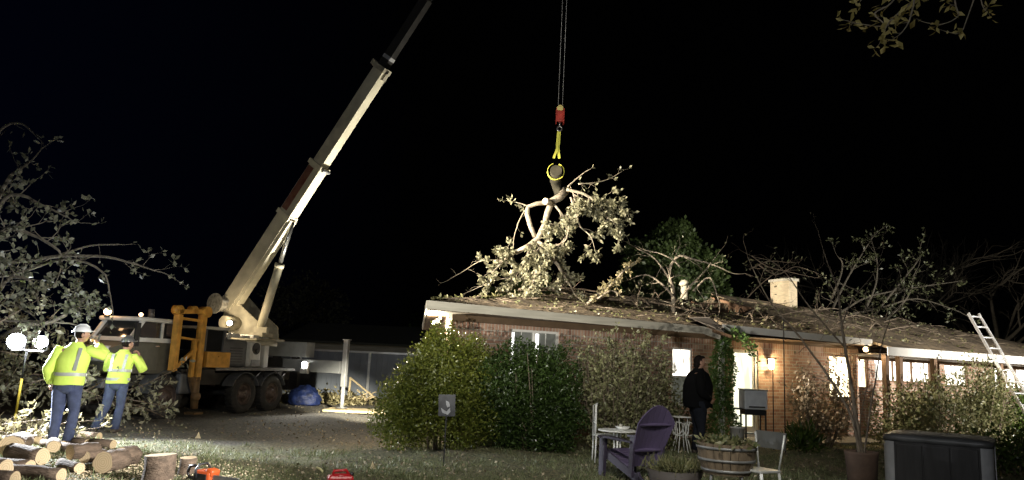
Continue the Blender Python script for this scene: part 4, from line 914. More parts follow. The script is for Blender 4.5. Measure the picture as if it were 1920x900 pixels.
shrub('evergreen_shrub', 'large rounded evergreen shrub at the left corner of the house, coloured yellow green as lit', (-1.1, 13.2, .03), [(V3(-1.10, 13.25, 1.28), (.62, .6, .85)), (V3(-1.75, 13.3, .62), (.55, .5, .66)), (V3(-1.45, 13.2, .95), (.5, .5, .75)), (V3(-.75, 13.1, .8), (.7, .5, .75)), (V3(-.62, 13.3, 1.62), (.36, .45, .46)), (V3(-1.2, 13.3, 1.85), (.3, .3, .36))], 52000, .05, leafmat('leaf_lit_yellowgreen', (.06, .085, .012), (.22, .24, .045), rough=0.35), 41, shell=.45)  # yellow lamp light put into the leaf colour
shrub('evergreen_shrub', 'rounded evergreen shrub below the double window, coloured dark as unlit', (.55, 13.3, .08), [(V3(.02, 13.3, 1.08), (.66, .6, .88)), (V3(.85, 13.4, 1.1), (.50, .6, .84)), (V3(.55, 13.2, .6), (.85, .5, .6)), (V3(.45, 13.3, 1.55), (.35, .4, .42))], 50000, .05, leafmat('leaf_unlit_green', (.018, .035, .008), (.065, .11, .025), rough=.35), 42, shell=.45)  # unlit look put into a darker leaf colour
# leggy shrub of upright canes
rg = random.Random(6); e = treeobj('leggy_shrub', 'tall twiggy shrub of upright canes with small pale leaves left of the sash window', 'shrub', None, (2.05, 13.4, .13)); M = MB(); LV = []
for i in range(130):
    a = rg.uniform(0, 6.28); r_ = rg.random() ** .6; b_ = V3(2.05 + cos(a) * .35 * r_, 13.4 + sin(a) * .25 * r_, .1); t = V3(2.05 + cos(a) * (.85 * r_) + .05, 13.4 + sin(a) * .5 * r_, rg.uniform(1.3, 2.28) - .25 * r_)
    limb(M, LV, [b_, b_.lerp(t, .5) + V3(cos(a) * .12 * r_, 0, .1), t], .010, .004, rg, every=.11, sub_len=.17, depth=0, start=.12, nsub=1, leafy=9, n=4, cap=False)
finish(e, M, LV, M_bark, leafmat('leaf_pale_olive', (.13, .14, .06), (.38, .37, .20)), .07, 11, 'stems')
shrub('low_shrub', 'small leafy shrub low at the foot of the sash window', (2.9, 14.3, .13), [(V3(2.9, 14.3, .5), (.5, .4, .55)), (V3(3.3, 14.6, .75), (.35, .3, .7))], 2600, .07, M_leaf_mix, 43, shell=.7)
# vine on the white post
p0 = HW(6.80, .05, .15); rs = np.random.RandomState(8); n = 3600; a = rs.rand(n) * 6.28; z = rs.rand(n) * 2.25; r_ = (.08 + .15 * rs.rand(n) ** .7) * (1 + .35 * np.sin(z * 5)) * np.clip(1.25 - .2 * z, .5, 1.3)
e = treeobj('climbing_vine', 'green climbing vine wrapped round the white porch post beside the door', 'vine', None, p0)
pos = np.stack([np.cos(a) * r_, np.sin(a) * r_, z], 1); dd = rs.normal(size=(n, 3)) + np.stack([np.cos(a), np.sin(a), -.8 + 0 * a], 1)
M = MB(); LV = []; rg = random.Random(9)
for k in range(7):
    limb(M, LV, [V3(.0, 0, 2.0), V3(.15, -.05, 2.30), V3(.3 + .04 * k, -.1, 2.28 - .03 * k), V3(.38 + .05 * k, -.12, 2.12 - .05 * k)], .01, .004, rg, every=.07, sub_len=.1, depth=0, leafy=5)
M.tube([(.08 * cos(t), .08 * sin(t), t * .18) for t in [k * .6 for k in range(20)]], .015, 5); M.build('stems', M_bark, e, recalc=False)
pos = np.concatenate([pos, np.array([tuple(l[0]) for l in LV])]); dd = np.concatenate([dd, np.array([tuple(l[1]) for l in LV])])
leaf_obj('foliage', pos, dd, .075, leafmat('vine_leaf', (.06, .12, .025), (.15, .25, .07), .4), e, .5, 8)
shrub('rose_bush', 'leggy bush with pale pinkish lit leaves in front of the brick wall beside the door', HW(8.6, -.85, .15), [(HW(8.25, -.85, 1.1), (.38, .3, .8)), (HW(9.2, -.8, 1.15), (.28, .25, .95)), (HW(8.7, -.9, .6), (.6, .4, .4))], 1900, .10, M_leaf_pink, 44, shell=.8, up=-.1)
shrub('strap_plant', 'low green strap leaved plant at the edge of the porch', HW(7.3, -1.6, .12), [(HW(7.3, -1.6, .32), (.32, .3, .28))], 420, .24, M_leaf_green, 45, shell=.8, up=.8, stems=2, width=.15, cat='plant')
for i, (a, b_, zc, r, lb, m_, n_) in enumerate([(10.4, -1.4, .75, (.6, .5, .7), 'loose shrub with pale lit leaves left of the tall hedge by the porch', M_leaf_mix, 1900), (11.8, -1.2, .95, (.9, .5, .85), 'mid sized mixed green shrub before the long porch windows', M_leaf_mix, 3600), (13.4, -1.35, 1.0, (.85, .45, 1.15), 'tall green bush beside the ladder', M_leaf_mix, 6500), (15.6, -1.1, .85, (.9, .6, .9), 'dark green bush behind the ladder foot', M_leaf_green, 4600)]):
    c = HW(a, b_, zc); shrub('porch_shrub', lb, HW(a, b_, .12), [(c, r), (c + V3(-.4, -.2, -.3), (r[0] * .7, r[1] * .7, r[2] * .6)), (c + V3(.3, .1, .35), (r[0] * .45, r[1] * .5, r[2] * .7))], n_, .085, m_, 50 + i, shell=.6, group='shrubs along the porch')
shrub('porch_shrub', 'low dark shrub right of the hot tub', V3(8.3, 12.6, .15), [(V3(8.2, 12.8, .45), (.9, .5, .45)), (V3(9.0, 13.0, .5), (.6, .4, .5))], 3000, .08, M_leaf_green, 61, shell=.6, group='shrubs along the porch')

# background trees
M_bgbark = mat('far_bark', (.085, .075, .058), .9, var=.3, scale=8)
def bgtree(name, label, x, y, h, r, seed, leafy, size, m_, n=2600, wood=M_bgbark, depth=3, dense=None, cz=.62, group='trees beyond the house'):
    e = treeobj(name, label, 'tree', group, (x, y, 0)); rg = random.Random(seed); M = MB(); LV = []
    M.tube([(x, y, 0), (x + .1, y, h * .2), (x, y + .1, h * .4)], [r * .09, r * .07, r * .05], 8)
    nb = 13 if not dense else 9
    for k in range(nb):
        a = k * 2.4; z0 = h * rg.uniform(.15, .38); d = V3(cos(a), sin(a), rg.uniform(.5, 1.6)).normalized()
        grow(M, LV, V3(x, y, z0), d, r * rg.uniform(.6, .8) * (1 if d.z < .7 else h * .45 / r), r * .03, depth, rg, .65, -.02, 3, leafy, 4, 3)
    tr_ = MB(); tr_.v = M.v; tr_.f = M.f; tr_.m = M.m; tr_.sm = M.sm
    o = V3(x, y, 0); LV = local(tr_, LV, o); tr_.build('trunk', wood, e, recalc=False)
    if dense:
        rs = np.random.RandomState(seed); d = rs.normal(size=(n, 3)); d /= np.linalg.norm(d, axis=1, keepdims=True)
        lump = 1 + .14 * np.sin(d[:, 0] * 6 + 1) * np.sin(d[:, 2] * 7 + 2) + .10 * np.sin(d[:, 1] * 11 + d[:, 0] * 9)
        q = d * (rs.rand(n, 1) ** .3) * lump[:, None] * np.array([r, r, h * (1 - cz) * 1.0]) + np.array([0, 0, h * cz]); q = q[q[:, 2] > .1]
        leaf_obj('crown', q, d[:len(q)] + rs.normal(size=q.shape), size, m_, e, .6, seed)
    elif leafy: leaves_to('crown', LV, size, m_, e, seed)
    return e
bgtree('evergreen_tree', 'round dark green evergreen tree behind the roof left of the chimney', 6.2, 29, 7.1, 2.1, 71, 0, .16, leafmat('leaf_mid_green', (.05, .085, .022), (.14, .20, .07)), 30000, dense=True, depth=1)
bgtree('evergreen_tree', 'low dark tree behind the roof under the hanging limb', 0.6, 27, 4.6, 2.2, 72, 0, .16, M_leaf_green, 8000, dense=True, depth=1)
bgtree('bare_tree', 'wide bare winter tree behind the ridge right of the chimney', 19, 38, 10.2, 4.2, 73, 0, .1, M_leaf_oak, depth=4)
bgtree('bare_tree', 'bare tree at the far right beyond the ladder', 25.5, 39, 10.2, 4.6, 74, 0, .1, M_leaf_oak, depth=4)
bgtree('bare_tree', 'bare tree filling the gap between the two largest bare trees', 22.3, 43, 8.2, 3.2, 77, 0, .1, M_leaf_oak)
bgtree('dim_tree', 'dim round tree beyond the fence behind the crane', -11.6, 42, 5.9, 2.6, 75, 0, .16, M_leaf_oak, 6000, dense=True, depth=2)
bgtree('dim_tree', 'small dim tree beyond the fence next to the house corner', -3.6, 38, 4.4, 1.6, 76, 0, .15, M_leaf_green, 2500, dense=True, depth=1)

# oak at the left edge
rg = random.Random(21); e = treeobj('oak_tree', 'oak tree reaching in from the left edge with pale lit leaves over the work lamps', 'tree', None, (-12.2, 12.6, 0)); M = MB(); LV = []
M.tube([(-12.2, 12.6, 0), (-12.1, 12.6, 1.2), (-12.0, 12.5, 2.6), (-12.1, 12.4, 4.0), (-12.3, 12.5, 6.5)], [.42, .33, .28, .22, .1], 14)
OK = dict(depth=1, nsub=2, leafy=6)
def oak(L, Y, r0, r1, **k): limb(M, LV, [V3(-12.1, 12.5, k.pop('z0', 3.0))] + pp(L, Y), r0, r1, rg, **k)
oak([(-60, 400), (20, 330), (60, 300)], 12.2, .06, .015, every=.16, sub_len=.34, z0=4.0, **OK)
oak([(-60, 330), (0, 245), (40, 232), (75, 262)], 12.4, .04, .008, every=.5, sub_len=.25, depth=0, leafy=1, z0=4.2)
oak([(-60, 420), (20, 365), (80, 385), (128, 408)], 12.0, .05, .01, every=.15, sub_len=.32, z0=3.4, **OK)
oak([(-60, 470), (10, 430), (60, 440), (110, 470), (115, 500)], 11.8, .05, .012, every=.14, sub_len=.34, **OK)
oak([(-60, 500), (30, 490), (120, 480), (200, 482), (255, 496), (292, 508)], 12.3, .045, .01, every=.22, sub_len=.32, depth=1, nsub=2, leafy=4)
oak([(-60, 520), (30, 490), (110, 478), (170, 460), (225, 458)], 12.6, .035, .01, every=.4, sub_len=.3, depth=0, leafy=2)
oak([(-40, 520), (120, 486), (190, 508), (205, 545), (212, 592)], 12.6, .03, .008, every=.3, sub_len=.12, depth=0, leafy=3)
oak([(-60, 560), (20, 520), (60, 530), (70, 560)], 11.8, .045, .012, every=.13, sub_len=.32, z0=2.6, **OK)
oak([(-60, 590), (0, 570), (35, 575), (60, 590)], 11.9, .045, .012, every=.14, sub_len=.30, z0=2.4, **OK)
oak([(-60, 640), (40, 612), (90, 605), (122, 590), (135, 568), (150, 560)], 14.0, .06, .02, every=.5, sub_len=.14, z0=1.9, depth=0, leafy=2)
for q in [(150, 520), (140, 545), (165, 555), (150, 575), (180, 575), (125, 555), (160, 590)]:
    limb(M, LV, [P(138, 580, 14.0), P(q[0], q[1], 13.9)], .015, .006, rg, every=.07, sub_len=.16, depth=0, leafy=9)
oak([(-20, 600), (100, 604), (150, 612), (175, 640)], 14.0, .03, .008, every=.4, sub_len=.12, depth=0, leafy=4, z0=1.9)
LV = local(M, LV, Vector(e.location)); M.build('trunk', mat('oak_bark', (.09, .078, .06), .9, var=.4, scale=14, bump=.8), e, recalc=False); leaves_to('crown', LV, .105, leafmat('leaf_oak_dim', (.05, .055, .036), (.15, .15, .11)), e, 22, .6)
# cut brush behind the workers
rg = random.Random(33); e = treeobj('brush_pile', 'heap of cut leafy oak branches behind the two workers', 'brush pile', None, (-9, 14.4, 0)); M = MB(); LV = []
for i in range(50):
    x = rg.uniform(-11.8, -7.9); y = rg.uniform(13.6, 16.2); zt = 1.25 * sstep((-x - 6.2) / 2.8); z = rg.uniform(.05, .35 + zt); d = Vector((rg.uniform(-1, 1), rg.uniform(-.6, .4), rg.uniform(-.25, .5))).normalized()
    limb(M, LV, [V3(x, y, z), V3(x, y, z) + d * .5 + rvec(rg) * .08, V3(x, y, max(.03, z)) + d * 1.1], .022, .008, rg, every=.17, sub_len=.26, depth=1, nsub=2, leafy=5)
finish(e, M, LV, M_bark, leafmat('leaf_cut', (.15, .15, .09), (.40, .38, .27)), .135, 34)
rg = random.Random(35); e = treeobj('brush_pile', 'low spread of cut branches on the ground in front of the brush heap', 'brush pile', None, (-8, 12.9, 0)); M = MB(); LV = []
for i in range(30):
    x = rg.uniform(-10.4, -7.4); y = rg.uniform(11.9, 13.4) ; z = rg.uniform(.03, .16); d = Vector((rg.uniform(-1, 1), rg.uniform(-.6, .6), rg.uniform(-.02, .2))).normalized()
    limb(M, LV, [V3(x, y, z), V3(x, y, z) + d * .35 + rvec(rg) * .05, V3(x, y, z) + d * .8], .02, .007, rg, every=.2, sub_len=.2, depth=1, nsub=2, leafy=4)
finish(e, M, LV, M_bark, M_leaf_dry, .11, 36)

# sapling in its pot
pc = P(1615, 846, 9.75); pot = empty('terracotta_pot', (pc.x, pc.y, gz(pc.x, pc.y))); tag(pot, 'tall terracotta coloured pot holding the bare sapling beside the hot tub', 'pot')
M_terra = mat('terracotta', (.085, .052, .036), .8, var=.25, scale=5, bump=.2)
h_ = pc.z - pot.location.z; m = MB(); lathe(m, [(.001, .0), (.15, .0), (.195, h_ - .07), (.202, h_ - .03), (.205, h_), (.19, h_), (.18, h_ - .08), (.001, h_ - .08)], (0, 0, 0), 'Z', 28, closed=False); m.build('pot', M_terra, pot)
m = MB(); lathe(m, [(.001, h_ - .05), (.182, h_ - .06)], (0, 0, 0), 'Z', 20, closed=False); m.build('soil', M_truckd, pot)
rg = random.Random(55); e = treeobj('bare_sapling', 'bare many stemmed sapling growing from the terracotta pot in front of the porch', 'tree', None, (pc.x, pc.y, pc.z - .08)); M = MB(); LV = []
def st(L, Y, r0, r1, **k):
    kk = dict(every=.32, sub_len=.26, depth=1, nsub=2, leafy=1, start=.25); kk.update(k); limb(M, LV, pp(L, Y), r0, r1, rg, n=6, **kk)
st([(1617, 858), (1606, 790), (1596, 720), (1584, 650), (1576, 590), (1570, 540), (1552, 495), (1538, 448)], 9.75, .030, .004)
st([(1612, 858), (1600, 790), (1572, 735), (1535, 680), (1490, 620), (1450, 575), (1424, 530), (1402, 482)], 9.7, .022, .004)
st([(1583, 650), (1545, 608), (1510, 565), (1480, 520), (1450, 492), (1415, 482)], 9.75, .013, .003)
st([(1620, 858), (1630, 780), (1644, 700), (1655, 640), (1668, 600)], 9.85, .014, .004)
st([(1578, 610), (1600, 560), (1640, 510), (1655, 470)], 9.9, .009, .003)
st([(1605, 800), (1590, 745), (1560, 715), (1520, 700)], 9.6, .010, .003)
st([(1618, 858), (1612, 800), (1618, 760), (1624, 730)], 9.75, .012, .004)
LV = local(M, LV, Vector(e.location)); M.build('trunk', M_bark, e, recalc=False); leaves_to('crown', LV, .055, M_leaf_dry, e, 56)

# twigs hanging in at the top right
rg = random.Random(61); e = treeobj('overhead_branch', 'yellowish leafy twigs hanging into the top right corner of the view', 'branch', None, P(1700, -60, 9)); M = MB(); LV = []
T_ = dict(every=.13, sub_len=.09, depth=0, leafy=4)
limb(M, LV, pp([(1700, -70), (1718, -10), (1690, 20), (1665, 45), (1650, 80)], 8.5), .02, .005, rg, **T_)
limb(M, LV, pp([(1700, -50), (1672, 5), (1640, 25), (1660, 48), (1618, 46), (1584, 38)], 8.6), .014, .004, rg, **T_)
limb(M, LV, pp([(1640, -60), (1620, -10), (1612, 4)], 8.6), .012, .004, rg, **T_)
limb(M, LV, pp([(1720, -40), (1708, 30), (1690, 62), (1668, 76)], 8.4), .012, .004, rg, **T_)
limb(M, LV, pp([(1780, -60), (1792, 10), (1796, 30), (1765, 46), (1728, 40)], 8.8), .012, .005, rg, every=.3, sub_len=.08, depth=0, leafy=3)
limb(M, LV, pp([(1850, -60), (1840, 0), (1850, 22)], 8.8), .012, .004, rg, **T_)
limb(M, LV, pp([(1840, -40), (1815, 30), (1800, 62), (1770, 58)], 8.8), .010, .004, rg, every=.3, sub_len=.07, depth=0, leafy=3)
limb(M, LV, pp([(1775, -50), (1778, 0), (1782, 8)], 8.8), .010, .004, rg, **T_)
finish(e, M, LV, M_barkpale, leafmat('leaf_yellowish', (.32, .27, .08), (.70, .60, .26)), .125, 62)

# ================================================================ FENCE, NEIGHBOUR
fn = empty('metal_fence', (-7, 28, 0)); tag(fn, 'grey panel fence with a pale top rail behind the crane', 'fence')
M_fence = mat('fence_panel', (.25, .28, .34), .55, .2, var=.12, scale=2)
m = MB(); x = -9.0
while x < 8.0:
    m.box((x + .1, .02, .93), (.19, .02, 1.62)); m.box((x + .2, .0, .93), (.03, .03, 1.62)); x += .2
m.build('panel', M_fence, fn)
m = MB(); m.box((-.5, -.03, 1.76), (17, .08, .07)); m.build('rail', M_alu, fn)
for k in (-7.5, -5.2, -2.9, -.6, 1.95, 4.4, 6.7): m = MB(); m.box((k, -.06, .9), (.09, .08, 1.75)); m.build('post', M_alu, fn)
nb = empty('neighbour_house', (-7.5, 33, 0)); tag(nb, 'low dark roofed neighbouring building beyond the fence', 'building')
m = MB(); m.box((1.6, 1.5, 1.1), (8.0, 4, 2.2)); m.build('wall', M_fascia, nb)
m = MB(); m.prism([(-2.2, -1.0, 2.10), (5.7, -1.0, 2.10), (5.6, 1.5, 2.95), (-1.6, 1.5, 2.95)], (0, 0, .08)); m.prism([(-1.6, 1.5, 2.95), (5.6, 1.5, 2.95), (5.7, 4, 2.1), (-2.2, 4, 2.1)], (0, 0, .08)); m.build('roof', mat('neighbour_shingle', (.10, .105, .09), .9, var=.2, scale=12), nb)
# blue tarp, scrap
bt = P(573, 730, 24.0); rs_ = random.Random(3)
def lump(name, label, cat, c, r, m_, seed, n=18, k=12, amp=.25):
    rg = random.Random(seed); mm = MB(); mm.ball((0, 0, r[2] * .45), r, n, k); mm.v = [(x * (1 + rg.uniform(-amp, amp)), y * (1 + rg.uniform(-amp, amp)), max(0, z * (1 + rg.uniform(-amp, amp)))) for x, y, z in mm.v]
    o = mm.build(name, m_); o.location = c; tag(o, label, cat); return o
lump('blue_tarp', 'crumpled blue tarpaulin heap behind the crane near the fence', 'tarp', (bt.x, bt.y, .02), (.50, .35, .40), mat('blue_tarp', (.008, .018, .08), .6, var=.5, scale=5, bump=1.0, bscale=9), 5, 30, 18, .13)
e = treeobj('debris_pile', 'low heap of leaves and sticks on the ground behind the crane', 'debris pile', None, P(605, 745, 25.5) * 1); e.location.z = 0.0
c0 = Vector(e.location); rs = np.random.RandomState(77); n = 2600; q = rs.normal(size=(n, 3)) * np.array([.75, .4, .16]); q[:, 2] = np.abs(q[:, 2]) ; 
leaf_obj('leaf_heap', q, rs.normal(size=(n, 3)), .13, M_leaf_dry, e, .5, 7)
e = empty('lumber_pile', P(676, 745, 25.5)); e.location.z = .1; tag(e, 'broken boards and branches leaning in a heap before the fence', 'lumber pile')
rg = random.Random(9)
for k in range(8):
    m = MB(); a = V3(rg.uniform(-.5, .3), rg.uniform(-.2, .3), rg.uniform(.0, .15)); m.beam(a, a + V3(rg.uniform(-.5, .9), rg.uniform(-.2, .2), rg.uniform(.0, .35)), .10, .03); m.build('board', M_plank, e)
m = MB(); m.beam((-.35, 0, .75), (.55, -.05, .12), .08, .05); m.beam((-.4, 0, .0), (-.38, 0, .8), .06, .06); m.build('leaning_board', M_plank, e)

# ================================================================ YARD THINGS
# log pile: end disc towards us, the log running back
logs = [  # px, py of the end centre, radius, direction, length, level above ground, label
 (21, 838, .150, (-.35, .9, 0), .6, .03, 'large round log with a pale cut end at the far left of the pile'),
 (80, 857, .105, (-.9, .45, 0), .7, .02, 'log with a pale ringed end right of the largest cut end'),
 (55, 877, .085, (-.95, .3, 0), .7, .0, 'thin log pointing at us below the pale ringed one'),
 (115, 892, .080, (-.95, .25, 0), .8, .0, 'thin log at the very front of the pile'),
 (151, 879, .065, (-.8, .6, 0), .55, .0, 'slim log ending just left of the dark ended one'),
 (193, 867, .138, (.12, 1, 0), .38, .0, 'thick dark ended log at the right end of the pile'),
 (226, 858, .125, (.1, 1, 0), .3, .0, 'pale grey log standing behind the dark ended one'),
 (132, 848, .095, (.35, .9, 0), .4, .10, 'log with a bright split face on top of the pile'),
 (158, 858, .080, (.2, .95, .0), .35, .04, 'short dark log wedged in the middle of the pile'),
 (10, 878, .095, (-.9, .4, 0), .5, .06, 'reddish log at the left edge of the pile'),
 (100, 838, .085, (-.5, .85, 0), .5, .04, 'log lying back behind the pile in front of the first worker'),
 (28, 898, .08, (-1, .15, 0), .5, .0, 'log at the lower left corner of the view'),
]
M_x = mat('log_end', (.50, .37, .22), .85, var=.18, scale=5)
def ringwood():
    m = bpy.data.materials.new('log_end_rings'); m.use_nodes = True; nt = m.node_tree; b = nt.nodes['Principled BSDF']; b.inputs['Roughness'].default_value = .85
    tc = nt.nodes.new('ShaderNodeTexCoord'); w = nt.nodes.new('ShaderNodeTexWave'); w.wave_type = 'RINGS'; w.rings_direction = 'X'; w.inputs['Scale'].default_value = 12; w.inputs['Distortion'].default_value = 2.5
    r = nt.nodes.new('ShaderNodeValToRGB'); r.color_ramp.elements[0].color = (.50, .37, .22, 1); r.color_ramp.elements[1].color = (.64, .50, .32, 1)
    nt.links.new(tc.outputs['Object'], w.inputs['Vector']); nt.links.new(w.outputs['Fac'], r.inputs[0]); nt.links.new(r.outputs[0], b.inputs['Base Color']); return m
M_rings = ringwood(); M_logbark = mat('log_bark', (.15, .105, .075), .9, var=.4, scale=9, bump=.9, bscale=40, stretch=(.4, 2, 2))
def on_z(px, py, z): d = ray(px, py); return CAMP + d * ((z - CAMH) / d.z)
rg = random.Random(5)
for (px, py, r, d, L, lv, lb) in logs:
    c = on_z(px, py, r + lv); d = Vector(d).normalized(); o = MB(); pts = []; rr = []
    for k in range(6): pts.append((L * k / 5, rg.uniform(-.01, .01), rg.uniform(-.006, .006))); rr.append(r * rg.uniform(.95, 1.05) if 0 < k < 5 else r)
    o.tube(pts, rr, 20, capmi=1); a1, a2 = rg.uniform(0, 6), rg.uniform(0, 6); o.v = [(x, y * (1 + .06 * sin(3 * math.atan2(z, y) + a1) + .03 * sin(7 * math.atan2(z, y) + a2 + x * 6)), z * (1 + .06 * sin(2 * math.atan2(z, y) + a2) + .03 * sin(9 * math.atan2(z, y) + x * 9))) for x, y, z in o.v]
    ob = o.build('cut_log', [M_logbark, M_rings]); ob.location = c; ob.rotation_euler = d.to_track_quat('X', 'Z').to_euler(); tag(ob, lb, 'log', 'logs in the cut pile')
ORD = ['first', 'second', 'third', 'fourth', 'fifth', 'sixth', 'seventh', 'eighth', 'ninth']
for i in range(9):
    px = -8 + 24 * i; py = rg.uniform(826, 846) - (0 if px < 120 else 8); r = rg.uniform(.05, .08); c = on_z(px, py, r * .9)
    o = MB(); o.tube([(0, 0, 0), (.2, .01, 0), (.4, 0, 0)], r, 14, capmi=1); ob = o.build('cut_log', [M_logbark, M_rings]); ob.location = c + V3(.1, .25, 0); ob.rotation_euler = (0, 0, rg.uniform(2.3, 3.3)); tag(ob, 'short bark covered log lying crosswise, %s of the nine such logs from the left' % ORD[i], 'log', 'logs in the cut pile')
# upright stumps
def stump(px, ptop, py, r, h, lb, tilt=0):
    c = on_z(px, py, 0.0); o = MB(); rg = random.Random(px)
    vs = []; n = 28; ph = [rg.uniform(-.035, .035) for _ in range(n)]
    o.tube([(0, 0, -.02), (0, 0, h * .15), (.01, 0, h * .6), (0, 0, h)], [r * 1.07, r, r * .97, r], n, capmi=1)
    o.v = [(x * (1 + ph[i % n]), y * (1 + ph[i % n]), z) for i, (x, y, z) in enumerate(o.v)]
    ob = o.build('tree_stump', [M_logbark, M_rings]); ob.location = c; ob.rotation_euler = (tilt, tilt, 0); tag(ob, lb, 'stump'); return ob
stump(295, 852, 906, .175, .33, 'upright sawn log with reddish bark standing on the grass right of the pile')
stump(348, 856, 892, .10, .23, 'small pale grey upright log just behind the larger upright one', .08)
# chainsaw
M_sorange = mat('saw_orange', (.50, .085, .02), .4, var=.1)
s0 = on_z(382, 908, 0.0); sw = empty('chainsaw', (s0.x, s0.y, 0), rad(-25)); tag(sw, 'orange chainsaw with black handles lying on the grass right of the sawn logs', 'chainsaw')
m = MB(); m.box((.03, 0, .10), (.26, .18, .14), bev=.035); m.box((.12, .0, .15), (.12, .15, .09), (0, .15, 0), bev=.03); m.build('body', M_sorange, sw)
m = MB(); m.box((.02, -.095, .09), (.2, .015, .09)); m.box((.0, .0, .025), (.28, .17, .03)); m.build('chassis', M_black, sw)
m = MB(); m.tube([(-.02, -.11, .08), (-.03, -.12, .17), (-.03, -.07, .235), (-.03, .05, .24), (-.02, .11, .17), (-.02, .11, .07)], .015, 8); m.build('front_handle', M_black, sw)
m = MB(); m.tube([(-.09, 0, .15), (-.16, 0, .205), (-.25, 0, .19), (-.28, 0, .12), (-.25, 0, .06), (-.1, 0, .045)], .018, 8); m.build('rear_handle', M_black, sw)
m = MB(); m.box((.36, -.03, .09), (.42, .008, .075), bev=.003); m.build('guide_bar', M_steel, sw)
# fuel can
g0 = on_z(636, 925, 0.0); gc = empty('fuel_can', (g0.x, g0.y, 0), rad(20)); tag(gc, 'red plastic fuel can standing on the grass at the bottom edge', 'fuel can')
M_can = mat('can_red', (.42, .015, .02), .35, var=.15)
m = MB(); m.box((0, 0, .11), (.30, .17, .20), bev=.03); m.loft([((0, 0, .20), .13, .075), ((0.01, 0, .225), .08, .05)], 14); m.build('body', M_can, gc)
m = MB(); m.tube([(-.09, 0, .205), (-.08, 0, .255), (.06, 0, .265), (.10, 0, .21)], .018, 8); m.build('handle', M_can, gc)
m = MB(); m.tube([(.115, 0, .19), (.14, 0, .24)], .024, 10); m.build('cap', M_black, gc)
y0 = on_z(600, 882, .03); m = MB(); m.tube([(-.09, .02, .05), (-.05, 0, .06), (0, 0, .05), (.06, -.01, .02)], [(.012, .018)] * 4, 8); o = m.build('bark_strip', mat('pale_bark_strip', (.72, .66, .35), .6, var=.1)); o.location = (y0.x, y0.y, 0); o.rotation_euler = (0, 0, -.5); tag(o, 'curved pale yellow strip lying on the grass left of the fuel can', 'strip')
for i, (px, py, lb) in enumerate([(370, 822, 'pale pointed scrap of wood on the grass far right of the log pile'), (697, 880, 'small pale pointed chip on the grass right of the fuel can')]):
    c = on_z(px, py, 0); m = MB(); m.prism([(-.05, 0, 0), (.06, 0, 0), (.03, .01, .05), (.0, .02, .11), (-.02, 0, .04)], (0, .02, 0)); o = m.build('wood_chip', M_plank); o.location = c; tag(o, lb, 'wood chip')
# yard sign in the shrub
sp = P(838, 760, 11.55); sg = empty('yard_sign', (sp.x, sp.y, .0)); tag(sg, 'small square grey sign with a blurred white mark standing before the evergreen shrub', 'sign')
m = MB(); m.box((0, 0, sp.z), (.255, .02, .32), (0, -.03, 0)); m.build('board', mat('sign_grey', (.05, .052, .06), .5, var=.35, scale=9), sg)
m = MB(); m.prism([(-.02, -.013, sp.z + .07), (.03, -.013, sp.z + .05), (.05, -.013, sp.z - .01), (.01, -.013, sp.z - .03), (-.01, -.013, sp.z + .01)], (0, -.004, 0)); m.prism([(-.09, -.013, sp.z - .04), (.0, -.013, sp.z - .09), (.05, -.013, sp.z - .03), (.06, -.013, sp.z - .09), (.02, -.013, sp.z - .14), (-.06, -.013, sp.z - .11)], (0, -.004, 0)); m.build('white_mark', mat('sign_white', (.34, .35, .38), .5), sg)
m = MB(); m.box((0, .015, sp.z * .5 - .05), (.02, .012, sp.z)); m.build('stake', M_black, sg)

# ladder
lb0 = V3(12.98, 18.1, .12); lt0 = V3(12.30, 19.75, 3.44); ld = empty('extension_ladder', lb0); tag(ld, 'aluminium ladder leaning on the porch eave at the right', 'ladder')
side = V3(.93, .25, 0).normalized(); lv = lt0 - lb0
for s_ in (-1, 1): m = MB(); m.beam(side * .20 * s_, lv + side * .17 * s_, .028, .075, side.cross(lv)); m.build('rail', M_alu, ld)
n = 12
for k in range(n): m = MB(); c = lv * ((k + .7) / n); m.tube([c - side * .19, c + side * .19], .022, 8); m.build('rung', M_alu, ld)

# hot tub
ht = empty('hot_tub', (5.78, 10.15, .05), rad(-34)); tag(ht, 'dark boxy hot tub with a flat cover at the lower right', 'hot tub')
M_tub = mat('tub_panel', (.028, .026, .026), .5, var=.25, scale=3, stretch=(6, 6, 1)); M_tubc = mat('tub_corner', (.42, .42, .43), .38, var=.12)
def rrect(hx, hy, r, n=6): 
    out = []
    for cx, cy, a0 in ((hx - r, hy - r, 0), (-hx + r, hy - r, 90), (-hx + r, -hy + r, 180), (hx - r, -hy + r, 270)):
        for k in range(n + 1): t = rad(a0 + 90 * k / n); out.append((cx + cos(t) * r, cy + sin(t) * r))
    return out
m = MB(); m.prism([(x, y, 0) for x, y in rrect(.70, .70, .14)], (0, 0, .78)); m.build('cabinet', M_tub, ht)
for k in range(3):
    for ax in (0, 1):
        m = MB(); c = -.36 + k * .36
        if ax == 0: m.box((c, -.705, .40), (.345, .02, .70), bev=.008)
        else: m.box((-.705, c, .40), (.02, .345, .70), bev=.008)
        m.build('panel', M_tub, ht)
for sx, sy, a0 in ((1, -1, 270), (-1, -1, 180), (1, 1, 0), (-1, 1, 90)):
    m = MB(); pts = [(sx * .56 + cos(rad(a0 + 90 * k / 8)) * .155, sy * .56 + sin(rad(a0 + 90 * k / 8)) * .155) for k in range(9)]; pin = [(sx * .56 + cos(rad(a0 + 90 * k / 8)) * .13, sy * .56 + sin(rad(a0 + 90 * k / 8)) * .13) for k in range(9)][::-1]
    m.prism([(x, y, .03) for x, y in pts + pin], (0, 0, .745)); m.build('corner', M_tubc, ht)
m = MB(); o_ = rrect(.725, .725, .15); 
